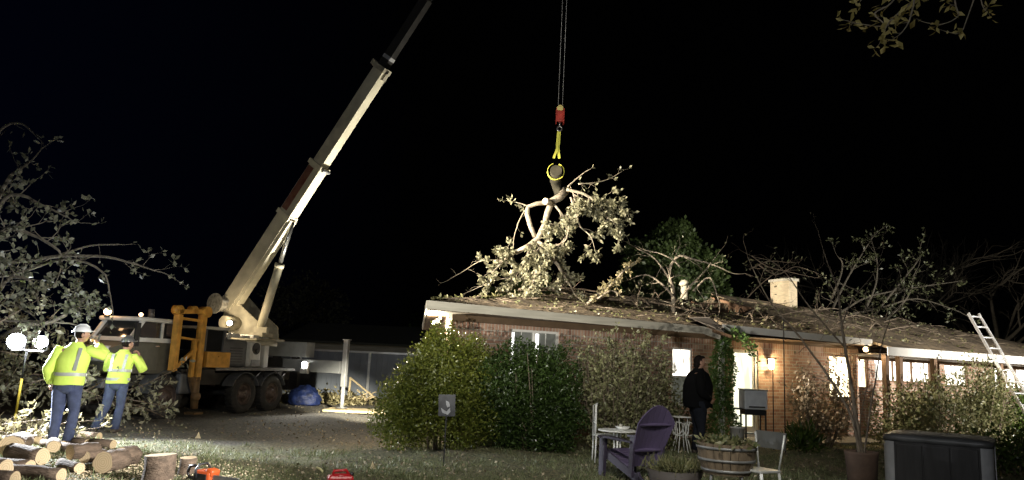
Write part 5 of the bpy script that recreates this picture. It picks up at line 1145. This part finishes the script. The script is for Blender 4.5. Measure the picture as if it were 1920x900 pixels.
for z0, z1, s0_, s1_ in ((.785, .82, 1, 1), (.82, .85, 1, .97), (.85, .865, .97, .8)): m.loft([((0, 0, z0), 1, 1)], 3) if False else None
rings_ = [(.785, 1.0), (.83, 1.0), (.85, .98), (.868, .85), (.875, .4)]; vs = [(x * s_, y * s_, z) for z, s_ in rings_ for x, y in o_]; k = len(o_)
m.add(vs, [(i * k + j, i * k + (j + 1) % k, (i + 1) * k + (j + 1) % k, (i + 1) * k + j) for i in range(4) for j in range(k)] + [tuple(range(k))[::-1], tuple(range(4 * k, 5 * k))], 0, True); ht.scale = (.85, .85, 1.0)
m.build('cover', mat('tub_cover', (.10, .10, .10), .42, var=.15, scale=3), ht)

# adirondack chair
ac = empty('adirondack_chair', (1.86, 11.1, .02), rad(122)); tag(ac, 'purple plastic adirondack chair seen from behind at the bottom edge', 'chair')
M_purd = mat('dark_plastic', (.045, .036, .06), .5, var=.15)
M_pur = mat('purple_plastic', (.11, .085, .16), .42, var=.12, scale=3); 
def sub(m_, name, par=ac, mt=M_pur): return m_.build(name, mt, par)
lean = rad(24); bk = V3(-sin(lean), 0, cos(lean)); B_ = V3(-.20, 0, .22)
bt_ = MB()
nb_ = V3(cos(lean), 0, sin(lean))
for k in range(7):
    ys = [k - 3.46, k - 3.0, k - 2.54]; Lf = lambda y: .88 - .0195 * y * y
    bt_.prism([B_ + V3(0, y * .066, 0) - nb_ * .004 * y * y for y in ys] + [B_ + bk * Lf(y) * .6 + V3(0, y * .088, 0) - nb_ * .004 * y * y for y in ys[::-1][:1]] + [B_ + bk * Lf(y) + V3(0, y * .098, 0) - nb_ * .004 * y * y for y in ys[::-1]] + [B_ + bk * Lf(ys[0]) * .6 + V3(0, ys[0] * .088, 0) - nb_ * .004 * ys[0] ** 2], nb_ * .016)
sub(bt_, 'backrest')
m = MB(); c = B_ + bk * .62 - V3(cos(lean), 0, sin(lean)) * .02; m.beam(c + V3(0, -.29, 0), c + V3(0, .29, 0), .05, .02, bk); sub(m, 'back_brace'); m = MB(); c = B_ + bk * .25 - V3(cos(lean), 0, sin(lean)) * .02; m.beam(c + V3(0, -.24, 0), c + V3(0, .24, 0), .06, .02, bk); sub(m, 'back_brace')
m = MB()
for k in range(7): t = k / 6; m.box((-.17 + .50 * t, 0, .235 + .13 * t), (.07, .50, .02), (0, -.25, 0))
sub(m, 'seat')
for s_ in (-1, 1):
    m = MB(); m.prism([(.36, s_ * .33, .54), (.36, s_ * .22, .54), (.10, s_ * .24, .55), (-.32, s_ * .27, .53), (-.34, s_ * .33, .53), (.0, s_ * .37, .55), (.30, s_ * .37, .545)], (0, 0, .025)); sub(m, 'armrest', mt=M_purd)
    m = MB(); m.beam((.30, s_ * .285, 0), (.28, s_ * .285, .54), .05, .10, (1, 0, 0), w2=.05, h2=.12); sub(m, 'leg', mt=M_purd)
    m = MB(); m.beam((.34, s_ * .255, .36), (-.52, s_ * .255, .05), .03, .10); m.beam((-.50, s_ * .255, 0), (-.40, s_ * .255, .16), .03, .09, (1, 0, 0)); m.beam((-.30, s_ * .28, .10), (-.33, s_ * .28, .53), .03, .07, (1, 0, 0)); sub(m, 'leg', mt=M_purd)
ac.scale = (1.02, 1.02, 1.06)
# small round table with dish
tc_ = P(1158, 806, 11.9); tbz = .12; tt = empty('side_table', (tc_.x, tc_.y, tbz)); tag(tt, 'small round white metal table left of the purple chair', 'table')
h_ = tc_.z - tbz; m = MB(); m.tube([(0, 0, h_ - .02), (0, 0, h_)], .29, 28); m.ring((0, 0, h_ - .01), .29, .013, 'Z', 28); m.build('tabletop', M_white, tt)
for k in range(3): a = k * 2.1 + .4; m = MB(); m.tube([(cos(a) * .06, sin(a) * .06, h_ - .02), (cos(a) * .05, sin(a) * .05, h_ * .5), (cos(a) * .24, sin(a) * .24, 0)], .013, 8); m.build('leg', M_white, tt)
ds = empty('dish', (tc_.x + .08, tc_.y, tc_.z + .003)); tag(ds, 'shallow white dish on the small round table', 'dish'); m = MB(); lathe(m, [(.001, 0), (.06, 0), (.12, .05), (.115, .052), (.055, .012), (.001, .012)], (0, 0, 0), 'Z', 20, closed=False); m.build('bowl', M_white, ds)
m = MB(); m.tube([(-.03, 0, .01), (-.03, 0, .09)], .025, 10); m.build('cup', M_fascia, ds)
# white metal chair beyond the table
wc = P(1128, 850, 12.1); ch_ = empty('wire_chair', (wc.x, wc.y, .12), rad(0)); tag(ch_, 'white wire garden chair half hidden beyond the small table', 'chair')
m = MB(); m.tube([(-.1, 0, .35), (-.1, .0, .86), (-.06, .2, .9), (-.1, .38, .86), (-.1, .38, .35)], .012, 8); m.tube([(-.1, 0, .6), (-.1, .38, .6)], .009, 6); m.tube([(-.1, .12, .4), (-.08, .14, .88)], .007, 6); m.tube([(-.1, .25, .4), (-.08, .25, .88)], .007, 6); m.build('backrest', M_white, ch_)
m = MB(); m.tube([(.1, .19, .40), (.1, .19, .42)], .21, 20); m.build('seat', M_white, ch_)
for x, y in ((-.1, 0), (-.1, .38), (.28, 0), (.28, .38)): m = MB(); m.tube([(x, y, 0), (x * .9, y, .41)], .011, 6); m.build('leg', M_white, ch_)

# half barrel planter on a stand
hp = P(1362, 850, 9.3); hb_ = empty('barrel_planter', (hp.x, hp.y, .02)); tag(hb_, 'large half barrel planter with metal bands on a stand', 'planter')
M_stave = mat('stave_wood', (.15, .11, .07), .75, var=.3, scale=7, stretch=(3, 3, .5), bump=.3); ztop = P(1362, 830, 9.3).z - .02; zb = ztop - .36
m = MB(); n = 22
for k in range(n):
    t0_ = 2 * pi * k / n + .012; t1_ = 2 * pi * (k + 1) / n - .012
    def ring_(r, z): return [(cos(t0_) * r, sin(t0_) * r, z), (cos(t1_) * r, sin(t1_) * r, z)]
    o1 = ring_(.27, zb) + ring_(.34, zb + .18)[::-1]
    vs = ring_(.27, zb) + ring_(.325, zb + .15) + ring_(.355, ztop) + ring_(.325, ztop) + ring_(.25, zb)
    m.add(vs, [(0, 1, 3, 2), (2, 3, 5, 4), (4, 5, 7, 6), (6, 7, 9, 8), (8, 9, 1, 0), (0, 2, 4, 6, 8), (1, 9, 7, 5, 3)])
m.build('staves', M_stave, hb_)
for z, r in ((ztop - .05, .357), (zb + .17, .337), (zb + .05, .297)): m = MB(); lathe(m, [(r, z - .015), (r + .004, z + .015), (r - .01, z + .015), (r - .014, z - .015)], (0, 0, 0), 'Z', 32); m.build('band', M_steel, hb_)
m = MB(); lathe(m, [(.001, ztop - .04), (.33, ztop - .05)], (0, 0, 0), 'Z', 20, closed=False); m.build('soil', M_truckd, hb_)
for k in range(4): a = k * pi / 2 + .5; m = MB(); m.tube([(cos(a) * .24, sin(a) * .24, zb + .02), (cos(a) * .30, sin(a) * .30, 0)], .016, 8); m.build('leg', M_steel, hb_)
rs = np.random.RandomState(9); n = 300; q = rs.normal(size=(n, 3)) * np.array([.14, .14, .01]) + np.array([0, 0, ztop]); leaf_obj('dead_plants', q, rs.normal(size=(n, 3)) + np.array([0, 0, .2]), .09, M_leaf_mix, hb_, .4, 9)['kind'] = 'stuff'
# low dark planter right of the chair
lp_ = P(1265, 890, 9.9); lw = empty('low_planter', (lp_.x, lp_.y, .03)); tag(lw, 'low wide dark planter of dry grassy plants between chair and barrel', 'planter')
hz_ = P(1265, 880, 9.9).z - .03; m = MB(); lathe(m, [(.001, 0), (.26, 0), (.36, hz_), (.33, hz_), (.3, hz_ - .05), (.001, hz_ - .05)], (0, 0, 0), 'Z', 30, closed=False); m.build('bowl', mat('dark_pot', (.06, .05, .045), .7, var=.2), lw)
n = 420; q = rs.normal(size=(n, 3)) * np.array([.15, .15, .01]) + np.array([0, 0, hz_ - .03]); leaf_obj('dry_grass', q, rs.normal(size=(n, 3)) * .5 + np.array([0, 0, 1.0]), .2, M_leaf_mix, lw, .06, 10)

# metal patio stool-chair
mc = P(1425, 880, 9.2); mch = empty('metal_chair', (mc.x, mc.y, .02), rad(-150)); tag(mch, 'grey metal patio chair with a curved back beside the barrel planter', 'chair')
M_met = mat('patio_metal', (.55, .55, .53), .4, .3, var=.15)
m = MB(); m.box((0, 0, .455), (.34, .34, .03), bev=.012); m.build('seat', M_met, mch)
for sx in (-1, 1):
    for sy in (-1, 1): m = MB(); m.beam((sx * .21, sy * .21, 0), (sx * .145, sy * .145, .45), .035, .03); m.build('leg', M_met, mch)
m = MB(); pts = [(-.19 + .05 * cos(t) * 0, 0, 0)]; arc = [(-.16 - .06 * cos(a), .24 * sin(a), .0) for a in [rad(-75 + 15 * k) for k in range(11)]]
vs = [(x, y, .70) for x, y, _ in arc] + [(x - .03, y, .90) for x, y, _ in arc]; k = len(arc); m.add(vs + [(x + .012, y, z) for x, y, z in vs], [(i, i + 1, k + i + 1, k + i) for i in range(k - 1)] + [(2 * k + i, 3 * k + i, 3 * k + i + 1, 2 * k + i + 1) for i in range(k - 1)] + [(k + i, k + i + 1, 3 * k + i + 1, 3 * k + i) for i in range(k - 1)], 0, True); m.build('backrest', mat('chair_back_dark', (.08, .08, .075), .45, var=.2), mch)
for s_ in (-1, 1): m = MB(); m.tube([(-.15, s_ * .15, .46), (-.175, s_ * .22, .88)], .013, 8); m.build('back_post', M_met, mch)

# grill, bucket, poles, small stand
gr = empty('patio_grill', HW(7.45, -.15, .2), HA - rad(25)); tag(gr, 'silver lidded patio grill on black legs in front of the lit door', 'grill')
m = MB(); m.box((0, 0, .86), (.50, .40, .40), bev=.03); m.build('lid', mat('grill_silver', (.84, .87, .92), .5, .0, var=.1), gr)
m = MB(); m.box((0, 0, 1.07), (.52, .42, .03), bev=.01); m.build('lid_top', M_alu, gr)
m = MB(); m.tube([(-.17, -.24, .72), (.17, -.24, .72)], .012, 8); m.build('handle', M_black, gr)
m = MB(); m.box((0, 0, .60), (.46, .36, .11), bev=.01); m.box((-.33, 0, .66), (.14, .34, .03)); m.build('firebox', M_black, gr)
for sx in (-1, 1):
    for sy in (-1, 1): m = MB(); m.box((sx * .21, sy * .16, .29), (.03, .03, .58)); m.build('leg', M_black, gr)
m = MB(); m.box((0, 0, .16), (.44, .32, .02)); m.build('shelf', M_black, gr)
bkp = HW(6.75, -.42, .16); bu = empty('white_bucket', bkp); tag(bu, 'white plastic bucket at the foot of the vine covered post', 'bucket')
m = MB(); lathe(m, [(.001, 0), (.12, 0), (.15, .33), (.16, .33), (.16, .35), (.14, .35), (.11, .02), (.001, .02)], (0, 0, 0), 'Z', 22, closed=False); m.build('body', M_white, bu); m = MB(); m.ring((0, 0, .33), .16, .005, 'X', 12, 5, arc=(pi, 2 * pi)); m.build('handle', M_steel, bu)
for (px, y0_, y1_, Y, r, lb) in ((1469, 598, 812, 14.3, .011, 'tall thin iron pole standing in front of the porch brickwork'), (1449, 690, 800, 14.8, .010, 'short thin stake left of the tall iron pole')):
    t = P(px, y0_, Y); b_ = V3(t.x, t.y, gz(t.x, t.y)); o = MB(); o.tube([(0, 0, 0), (t.x - b_.x, 0, t.z - b_.z)], r, 8); o.ball((t.x - b_.x, 0, t.z - b_.z), r * 1.6, 8, 6); ob = o.build('garden_pole', M_black); ob.location = b_; tag(ob, lb, 'pole')
ws_ = empty('wire_stand', (3.25, 14.0, .14)); tag(ws_, 'white scrolled wire plant stand left of the man in black', 'plant stand')
m = MB(); m.tube([(0, 0, .62), (0, 0, .64)], .2, 20); m.build('top', M_white, ws_)
for k in range(6): a = k * pi / 3; m = MB(); m.ring((cos(a) * .14, sin(a) * .14, .42), .12, .008, 'X' if k % 2 else 'Y', 14, 5); m.tube([(cos(a) * .16, sin(a) * .16, .62), (cos(a) * .1, sin(a) * .1, .3), (cos(a) * .18, sin(a) * .18, 0)], .009, 6); m.build('leg', M_white, ws_)

# tripod work lamps
tpx = on_z(24, 812, 0.02); tpd = empty('tripod_work_lamp', (tpx.x, tpx.y, 0)); tag(tpd, 'twin headed work lamp on a yellow and black tripod pole at the left edge', 'work lamp')
M_yel = mat('pole_yellow', (.62, .46, .06), .5, var=.1)
tl = P(30, 640, tpx.y) - Vector(tpd.location); tr_ = P(76, 641, tpx.y + .15) - Vector(tpd.location); tm = P(50, 660, tpx.y) - Vector(tpd.location)
m = MB(); m.tube([(0, 0, .1), (tm.x * .1, 0, .35)], .022, 10); m.tube([(tm.x * .1, 0, .36), V3(tm.x * .55, 0, .95)], .021, 10); m.build('pole', M_yel, tpd)
m = MB(); m.tube([V3(tm.x * .55, 0, .95), tm], .016, 10); m.build('upper_pole', M_black, tpd)
for k in range(3): a = k * 2.09 + .5; m = MB(); m.tube([(0, 0, .22), (cos(a) * .22, sin(a) * .22, .01)], .012, 8); m.build('leg', M_black, tpd)
m = MB(); m.beam(tl + V3(-.05, 0, -.14), tr_ + V3(.08, 0, -.16), .035, .03); m.build('crossbar', M_white, tpd)
for q, sz in ((tl, 1.15), (tr_, .9)):
    m = MB(); m.box(q + V3(0, .04, 0), (.24 * sz, .09, .19 * sz), (0, 0, .15), bev=.02); m.tube([q + V3(-.13 * sz, .04, 0), q + V3(-.13 * sz, .02, -.15), q + V3(.13 * sz, .02, -.15), q + V3(.13 * sz, .04, 0)], .008, 6); hdp = m.build('lamp_head', M_black, tpd)
    m = MB(); m.ball(q + V3(.015, -.02, 0), (.145 * sz, .06, .12 * sz), 16, 10); m.build('lamp_glass', mat('tripod_glass', (1, 1, 1), .3, emit=(.92, .95, 1), estr=60), hdp)

# ================================================================ PEOPLE
M_skin = mat('skin', (.42, .24, .17), .55, var=.08, scale=20)
M_vest = mat('lime_jacket', (.70, .92, .16), .7, var=.08, scale=4, bump=.25, bscale=9)
M_refl = mat('reflective_tape', (.55, .57, .55), .35, .3, var=.05)
M_jean = mat('blue_jeans', (.05, .065, .135), .85, var=.25, scale=14, bump=.3, bscale=60)
M_jeand = mat('dark_jeans', (.011, .013, .019), .9, spec=.2, var=.25, scale=14)
M_blackj = mat('black_jacket', (.005, .005, .0055), .9, spec=.1, var=.2, bump=.2, bscale=10)
M_hair = mat('dark_hair', (.010, .007, .006), .9, spec=.1, var=.3, scale=30)
M_boot = mat('boot_leather', (.06, .045, .035), .7, var=.3)
M_eye = mat('eye', (.7, .7, .7), .3, var=.02)
M_lip = mat('lip', (.33, .13, .11), .5, var=.05)
def skin_body(name, J, E_, R_, mats, parent, root):
    names = list(J); me = bpy.data.meshes.new(name); me.from_pydata([tuple(J[k]) for k in names], [(names.index(a), names.index(b)) for a, b in E_], [])
    o = bpy.data.objects.new(name, me); COL.objects.link(o)
    o.modifiers.new('skin', 'SKIN'); o.modifiers.new('sub', 'SUBSURF').levels = 2
    sv = me.skin_vertices[0].data
    for i, k in enumerate(names): sv[i].radius = (R_[k], R_[k]); sv[i].use_root = (k == root)
    dg = bpy.context.evaluated_depsgraph_get(); dg.update(); ev = o.evaluated_get(dg); new = bpy.data.meshes.new_from_object(ev)
    o.modifiers.clear(); o.data = new; new.materials.clear()
    for m_ in mats: new.materials.append(m_)
    new.polygons.foreach_set('use_smooth', [True] * len(new.polygons)); o.parent = parent; return o
def head_mesh(m, c, yaw, pitch=0.0, s=1.0):
    """head with brow, nose, lips, chin and ears; +y is the face before turning"""
    R = Matrix.Rotation(yaw, 3, 'Z') @ Matrix.Rotation(pitch, 3, 'X'); vs = []; n = 24; k = 18
    for i in range(k + 1):
        a = pi * i / k
        for j in range(n):
            t = 2 * pi * j / n; x = sin(a) * cos(t); y = sin(a) * sin(t); z = cos(a)
            px = x * .075 * (1 - .22 * max(0, -z)); py = y * .097 * (1 - .05 * max(0, -z)); pz = z * .118
            if y > 0:
                f = max(0, y); fx = math.exp(-(x / .16) ** 2)
                py += f * fx * (.026 * math.exp(-((z + .12) / .13) ** 2) + .007 * math.exp(-((z + .50) / .10) ** 2) + .012 * math.exp(-((z + .82) / .16) ** 2))
                py += f * .006 * math.exp(-((z - .22) / .10) ** 2) * math.exp(-(x / .5) ** 2) - f * .006 * math.exp(-((z - .04) / .10) ** 2) * (math.exp(-((abs(x) - .38) / .18) ** 2))
            else: pz += 0; py *= 1.04
            vs.append(Vector(c) + R @ (Vector((px, py, pz)) * s))
    m.add(vs, [(i * n + j, i * n + (j + 1) % n, (i + 1) * n + (j + 1) % n, (i + 1) * n + j) for i in range(k) for j in range(n)], 0, True)
    for sx in (-1, 1):
        m.ball(Vector(c) + R @ (Vector((sx * .078, -.005, -.005)) * s), (.012 * s, .022 * s, .034 * s), 8, 6, 0, rot=(0, 0, yaw))
        m.ball(Vector(c) + R @ (Vector((sx * .030, .083, .008)) * s), (.011 * s, .008 * s, .007 * s), 8, 6, 1)
        m.ball(Vector(c) + R @ (Vector((sx * .030, .0905, .008)) * s), (.004 * s,) * 3, 6, 4, 3)
    m.ball(Vector(c) + R @ (Vector((0, .096, -.058)) * s), (.024 * s, .008 * s, .008 * s), 8, 6, 2, rot=(0, 0, yaw))
    return R
def hand(m, wrist, d, palm_n, s=1.0, curl=.7, thumb=1):
    """palm and five separate bent fingers; d = pointing direction, palm_n = palm normal"""
    w = Vector(wrist); d = Vector(d).normalized(); nrm = Vector(palm_n); nrm = (nrm - d * nrm.dot(d)).normalized(); sd = d.cross(nrm)
    m.tube([w - d * .03, w, w + d * .045 * s, w + d * .085 * s], [(.024, .026), (.022, .028), (.036 * s, .017), (.038 * s, .014)] if False else [.024 * s, .024 * s, .030 * s, .026 * s], 10, 0)
    for k, (o_, L) in enumerate(((-.030, .072), (-.010, .082), (.011, .077), (.030, .060))):
        b = w + d * .08 * s + sd * o_ * s * thumb; p = [b - d * .02]; a = 0
        for q in range(3): a += curl * (.6 if q == 0 else 1); p.append(p[-1] + (d * cos(a) + nrm * sin(a)) * (L * s * (.5, .3, .2)[q] + (.02 if q == 0 else 0)))
        m.tube(p, [.0095 * s, .009 * s, .0085 * s, .006 * s], 8)
    b = w + d * .03 * s - sd * .028 * s * thumb; m.tube([b, b + (d * .6 - sd * thumb + nrm * .4).normalized() * .035 * s, b + (d * 1.0 - sd * .6 * thumb + nrm * .8).normalized() * .065 * s], [.013 * s, .011 * s, .008 * s], 8)
def wrinkle(m, amp, seed, f=14):
    rg = random.Random(seed); a = [rg.uniform(0, 6.28) for _ in range(4)]
    m.v = [(x + amp * sin(z * f + y * 9 + a[0]) * cos(x * f * .8 + a[1]), y + amp * sin(z * f * 1.3 + x * 11 + a[2]), z + amp * .4 * sin(x * 17 + a[3])) for x, y, z in m.v]
def person(loc, J, label, heading, head_yaw, head_pitch, jac, jean, hat=None, hair=False, sleeves=None, hem=.86, tape=False, girth=1.0, hands=None, armr=1.0, collar=True):
    root = empty('person', loc, heading); tag(root, label, 'person')
    E_ = [('pelvis', 'chest'), ('chest', 'neck'), ('neck', 'headc'), ('chest', 'shL'), ('shL', 'elL'), ('elL', 'wrL'), ('chest', 'shR'), ('shR', 'elR'), ('elR', 'wrR'), ('pelvis', 'hipL'), ('hipL', 'knL'), ('knL', 'anL'), ('anL', 'toL'), ('pelvis', 'hipR'), ('hipR', 'knR'), ('knR', 'anR'), ('anR', 'toR')]
    R_ = dict(pelvis=.11, chest=.12, neck=.055, headc=.05, shL=.055, shR=.055, elL=.04, elR=.04, wrL=.027, wrR=.027, hipL=.085, hipR=.085, knL=.055, knR=.055, anL=.038, anR=.038, toL=.03, toR=.03)
    body = skin_body('body', J, E_, R_, [M_skin, M_eye, M_lip, M_hair], root, 'pelvis')
    m = MB(); hc = Vector(J['headc']) + V3(0, 0, .04); R = head_mesh(m, hc, head_yaw, head_pitch)
    for s_, (dd, nn, th) in (hands or {}).items(): hand(m, J['wr' + s_], dd, nn, 1.0, .75, th)
    tmp = m.build('tmp', [M_skin, M_eye, M_lip, M_hair])
    # join head and hands to the body mesh
    bm = bmesh.new(); bm.from_mesh(body.data); bm.from_mesh(tmp.data); bm.to_mesh(body.data); bm.free(); bpy.data.objects.remove(tmp)
    # trousers
    P_ = Vector(J['pelvis']); m = MB(); m.loft([((P_.x, P_.y, P_.z + .14), .155 * girth, .115 * girth), ((P_.x, P_.y, P_.z + .02), .175 * girth, .135 * girth), ((P_.x, P_.y, P_.z - .10), .17 * girth, .13 * girth), ((P_.x, P_.y, P_.z - .16), .08, .08)], 18)
    for s_ in 'LR':
        h_, k_, a_ = Vector(J['hip' + s_]), Vector(J['kn' + s_]), Vector(J['an' + s_]); m.tube([h_ + V3(0, 0, .05), h_.lerp(k_, .35), k_, k_.lerp(a_, .5), a_ + V3(0, 0, -.02)], [.105 * girth, .098 * girth, .077, .074, .078], 14)
    wrinkle(m, .005, 3, 20); m.build('trousers', jean, root)
    for s_ in 'LR':
        a_, t_ = Vector(J['an' + s_]), Vector(J['to' + s_]); m = MB(); m.tube([a_ + V3(0, 0, .05), a_ + V3(0, 0, -.02), a_.lerp(t_, .15) + V3(0, 0, -.04)], [.055, .055, .05], 12); f = (t_ - a_); f.z = 0; f.normalize(); b0 = Vector((a_.x, a_.y, .045)) - f * .06
        m.tube([b0, b0 + f * .08, b0 + f * .2, b0 + f * .27], [(.042, .045), (.048, .045), (.047, .038), (.03, .025)], 12); m.v = [(x, y, max(z, 0.0)) for x, y, z in m.v]; m.build('boot', M_boot, root)
    # jacket
    m = MB(); C_ = Vector(J['chest']); N_ = Vector(J['neck'])
    ax = lambda z: Vector((P_.x + (C_.x - P_.x) * (z - P_.z) / (C_.z - P_.z), P_.y + (C_.y - P_.y) * (z - P_.z) / (C_.z - P_.z), z))
    z0 = hem; zs = N_.z
    rings = [(ax(z0), .205 * girth, .165 * girth), (ax(z0 + .03), .21 * girth, .17 * girth), (ax(z0 + .2), .20 * girth, .16 * girth), (ax(z0 + .38), .215 * girth, .155 * girth), (ax(zs - .13), .225, .14), (ax(zs - .055), .19, .115), (ax(zs), .10, .09), (ax(zs + .045), .07, .075)]
    m.loft(rings, 24, caps=False)
    for s_ in 'LR':
        a, b_, c = Vector(J['sh' + s_]), Vector(J['el' + s_]), Vector(J['wr' + s_]); b2 = b_ + (c - b_) * .15; m.tube([C_.lerp(a, .55) + V3(0, 0, .02), a, a.lerp(b_, .5), b_, b2, b_.lerp(c, .6), b_.lerp(c, .93)], [.06, .074 * armr, .076 * armr, .074 * armr, .072 * armr, .062 * armr, .05 * armr], 14)
    wrinkle(m, .014, 5, 19); jo = m.build('jacket', jac, root)
    if tape:
        for z in tape:
            m = MB(); c = ax(z); rx = .216 * girth; lathe(m, [(1, z - .025), (1.0, z + .025)], (0, 0, 0), 'Z', 28, closed=False); m.v = [(c.x + x * rx, c.y + y * .170 * girth, zz) for x, y, zz in m.v]; wrinkle(m, .006, 5, 15); m.build('reflective_band', M_refl, jo)
        for sx in ((-1, 1) if len(tape) > 1 else (1,)):
            m = MB(); pts = [ax(zs - .04) + V3(sx * .12, -.118, 0), ax(zs - .13) + V3(sx * .12, -.136, 0), ax(z0 + .38) + V3(sx * .115, -.142 * girth, 0), ax(z0 + .22) + V3(sx * .11, -.150 * girth, 0)]
            for p, q in zip(pts, pts[1:]): m.beam(p, q, .05, .012, (0, -1, 0))
            m.build('shoulder_band', M_refl, jo)
    if hat:
        m = MB(); c = hc + R @ V3(0, -.005, .05); vs = []; 
        m.ball(c, (.105, .125, .105), 20, 12, rot=(0, 0, head_yaw)); m.v = [(x, y, max(z, c.z - .005)) for x, y, z in m.v]
        m.tube([c + R @ V3(0, -.1, .06), c + R @ V3(0, -.03, .108), c + R @ V3(0, .05, .106), c + R @ V3(0, .10, .06)], .014, 8); ho = m.build('hard_hat', hat, root)
        m = MB(); k = 28; vs = [c + R @ V3(cos(2 * pi * j / k) * .125, sin(2 * pi * j / k) * .145 + (.035 if sin(2 * pi * j / k) > .5 else 0), 0) for j in range(k)]; m.prism(vs, (0, 0, .010)); m.build('brim', hat, ho)
    if hair or hat:
        m = MB(); m.ball(hc + R @ V3(0, -.016, .012 if hat else .022), (.083, .098, .108 if not hat else .09), 18, 12, rot=(0, 0, head_yaw))
        keep = [];
        if hair: m.ball(hc + R @ V3(0, -.055, -.05), (.068, .062, .075), 14, 10, rot=(0, 0, head_yaw)); m.ball(hc + R @ V3(0, .045, .078), (.066, .05, .04), 12, 8, rot=(0, 0, head_yaw))
        # leave the face free
        Ri = R.inverted(); out = []
        for v in m.v:
            l = Ri @ (Vector(v) - hc)
            if l.y > .03 and l.z < .068: l.y = .03 - .2 * (l.y - .03); l.x *= .92
            out.append(tuple(hc + R @ l))
        m.v = out; m.build('hair', M_hair, root)
    return root
# first worker: back to us, right hand with a phone at his mouth
w1 = on_z(112, 835, 0)
J = dict(pelvis=(0, 0, .93), chest=(.02, .02, 1.30), neck=(.05, .03, 1.50), headc=(.09, .05, 1.62), shL=(-.20, .0, 1.42), elL=(-.29, -.04, 1.12), wrL=(-.29, .10, .90), shR=(.23, .04, 1.43), elR=(.42, .14, 1.36), wrR=(.25, .27, 1.53), hipL=(-.10, 0, .88), knL=(-.11, .02, .48), anL=(-.10, -.03, .09), toL=(-.10, .13, .03), hipR=(.10, 0, .88), knR=(.12, .05, .48), anR=(.10, .0, .09), toR=(.15, .16, .03))
p1_ = person((w1.x, w1.y, 0), J, 'worker in a white hard hat and lime jacket holding a radio to his mouth', rad(8), rad(-62), rad(4), M_vest, M_jean, hat=mat('white_hat', (.75, .76, .78), .35, var=.05), hem=.90, girth=1.08, tape=(1.06,), hands={'R': ((-.55, .25, .6), (-.5, -.2, -.3), 1), 'L': ((0, .3, -1), (1, 0, 0), -1)}, armr=1.12)
p1_.scale = (1.04, 1.04, 1.05)
m = MB(); m.box((.23, .375, 1.71), (.02, .05, .13), (0, .2, 0), bev=.004); o = m.build('handheld_radio', M_black, None); o.parent = None; o.matrix_world = Matrix.Translation(p1_.location) @ Matrix.Rotation(rad(8), 4, 'Z'); tag(o, 'small black radio held at the mouth of the worker in the white hard hat', 'radio')
# second worker: striding, both hands at his face
w2 = on_z(206, 811, 0)
J = dict(pelvis=(.02, 0, .93), chest=(.04, .02, 1.29), neck=(.06, .03, 1.48), headc=(.10, .06, 1.59), shL=(-.17, .02, 1.41), elL=(-.27, .16, 1.15), wrL=(-.02, .33, 1.38), shR=(.26, .03, 1.41), elR=(.40, .16, 1.16), wrR=(.24, .30, 1.42), hipL=(-.08, 0, .88), knL=(-.12, -.02, .48), anL=(-.23, -.14, .10), toL=(-.26, .02, .03), hipR=(.12, 0, .88), knR=(.11, .04, .48), anR=(.06, .02, .09), toR=(.09, .18, .03))
person((w2.x, w2.y, 0), J, 'worker in a dark hard hat and lime vest with silver bands, both hands raised', rad(5), rad(-40), rad(5), M_vest, M_jean, hat=mat('dark_hat', (.10, .10, .105), .3, var=.1), hem=.90, tape=(.98, 1.14), hands={'R': ((-.5, .2, .7), (-.5, -.5, 0), 1), 'L': ((.4, .2, .8), (.5, -.5, 0), -1)}, girth=.98)
# man in black
mn = V3(3.50, 13.75, 0); mn.z = gz(3.5, 13.75)
J = dict(pelvis=(-.02, 0, .92), chest=(-.01, .01, 1.28), neck=(.0, .02, 1.47), headc=(.025, .03, 1.58), shL=(-.05, .17, 1.40), elL=(.10, .25, 1.14), wrL=(.19, .16, 1.38), shR=(-.02, -.17, 1.40), elR=(-.02, -.24, 1.10), wrR=(.16, -.15, .96), hipL=(-.02, .09, .88), knL=(.0, .09, .47), anL=(-.03, .09, .09), toL=(.13, .10, .03), hipR=(-.02, -.09, .88), knR=(.02, -.10, .47), anR=(.02, -.12, .09), toR=(.18, -.14, .03))
person(mn, J, 'dark haired man in a black jacket and dark jeans standing in profile by the door', rad(0), rad(-84), 0.0, M_blackj, M_jeand, hair=True, hem=.82, girth=1.30, hands={'L': ((.0, -.2, 1), (-1, 0, .2), 1), 'R': ((.7, .3, -.4), (0, 1, 0), 1)}, armr=1.1)
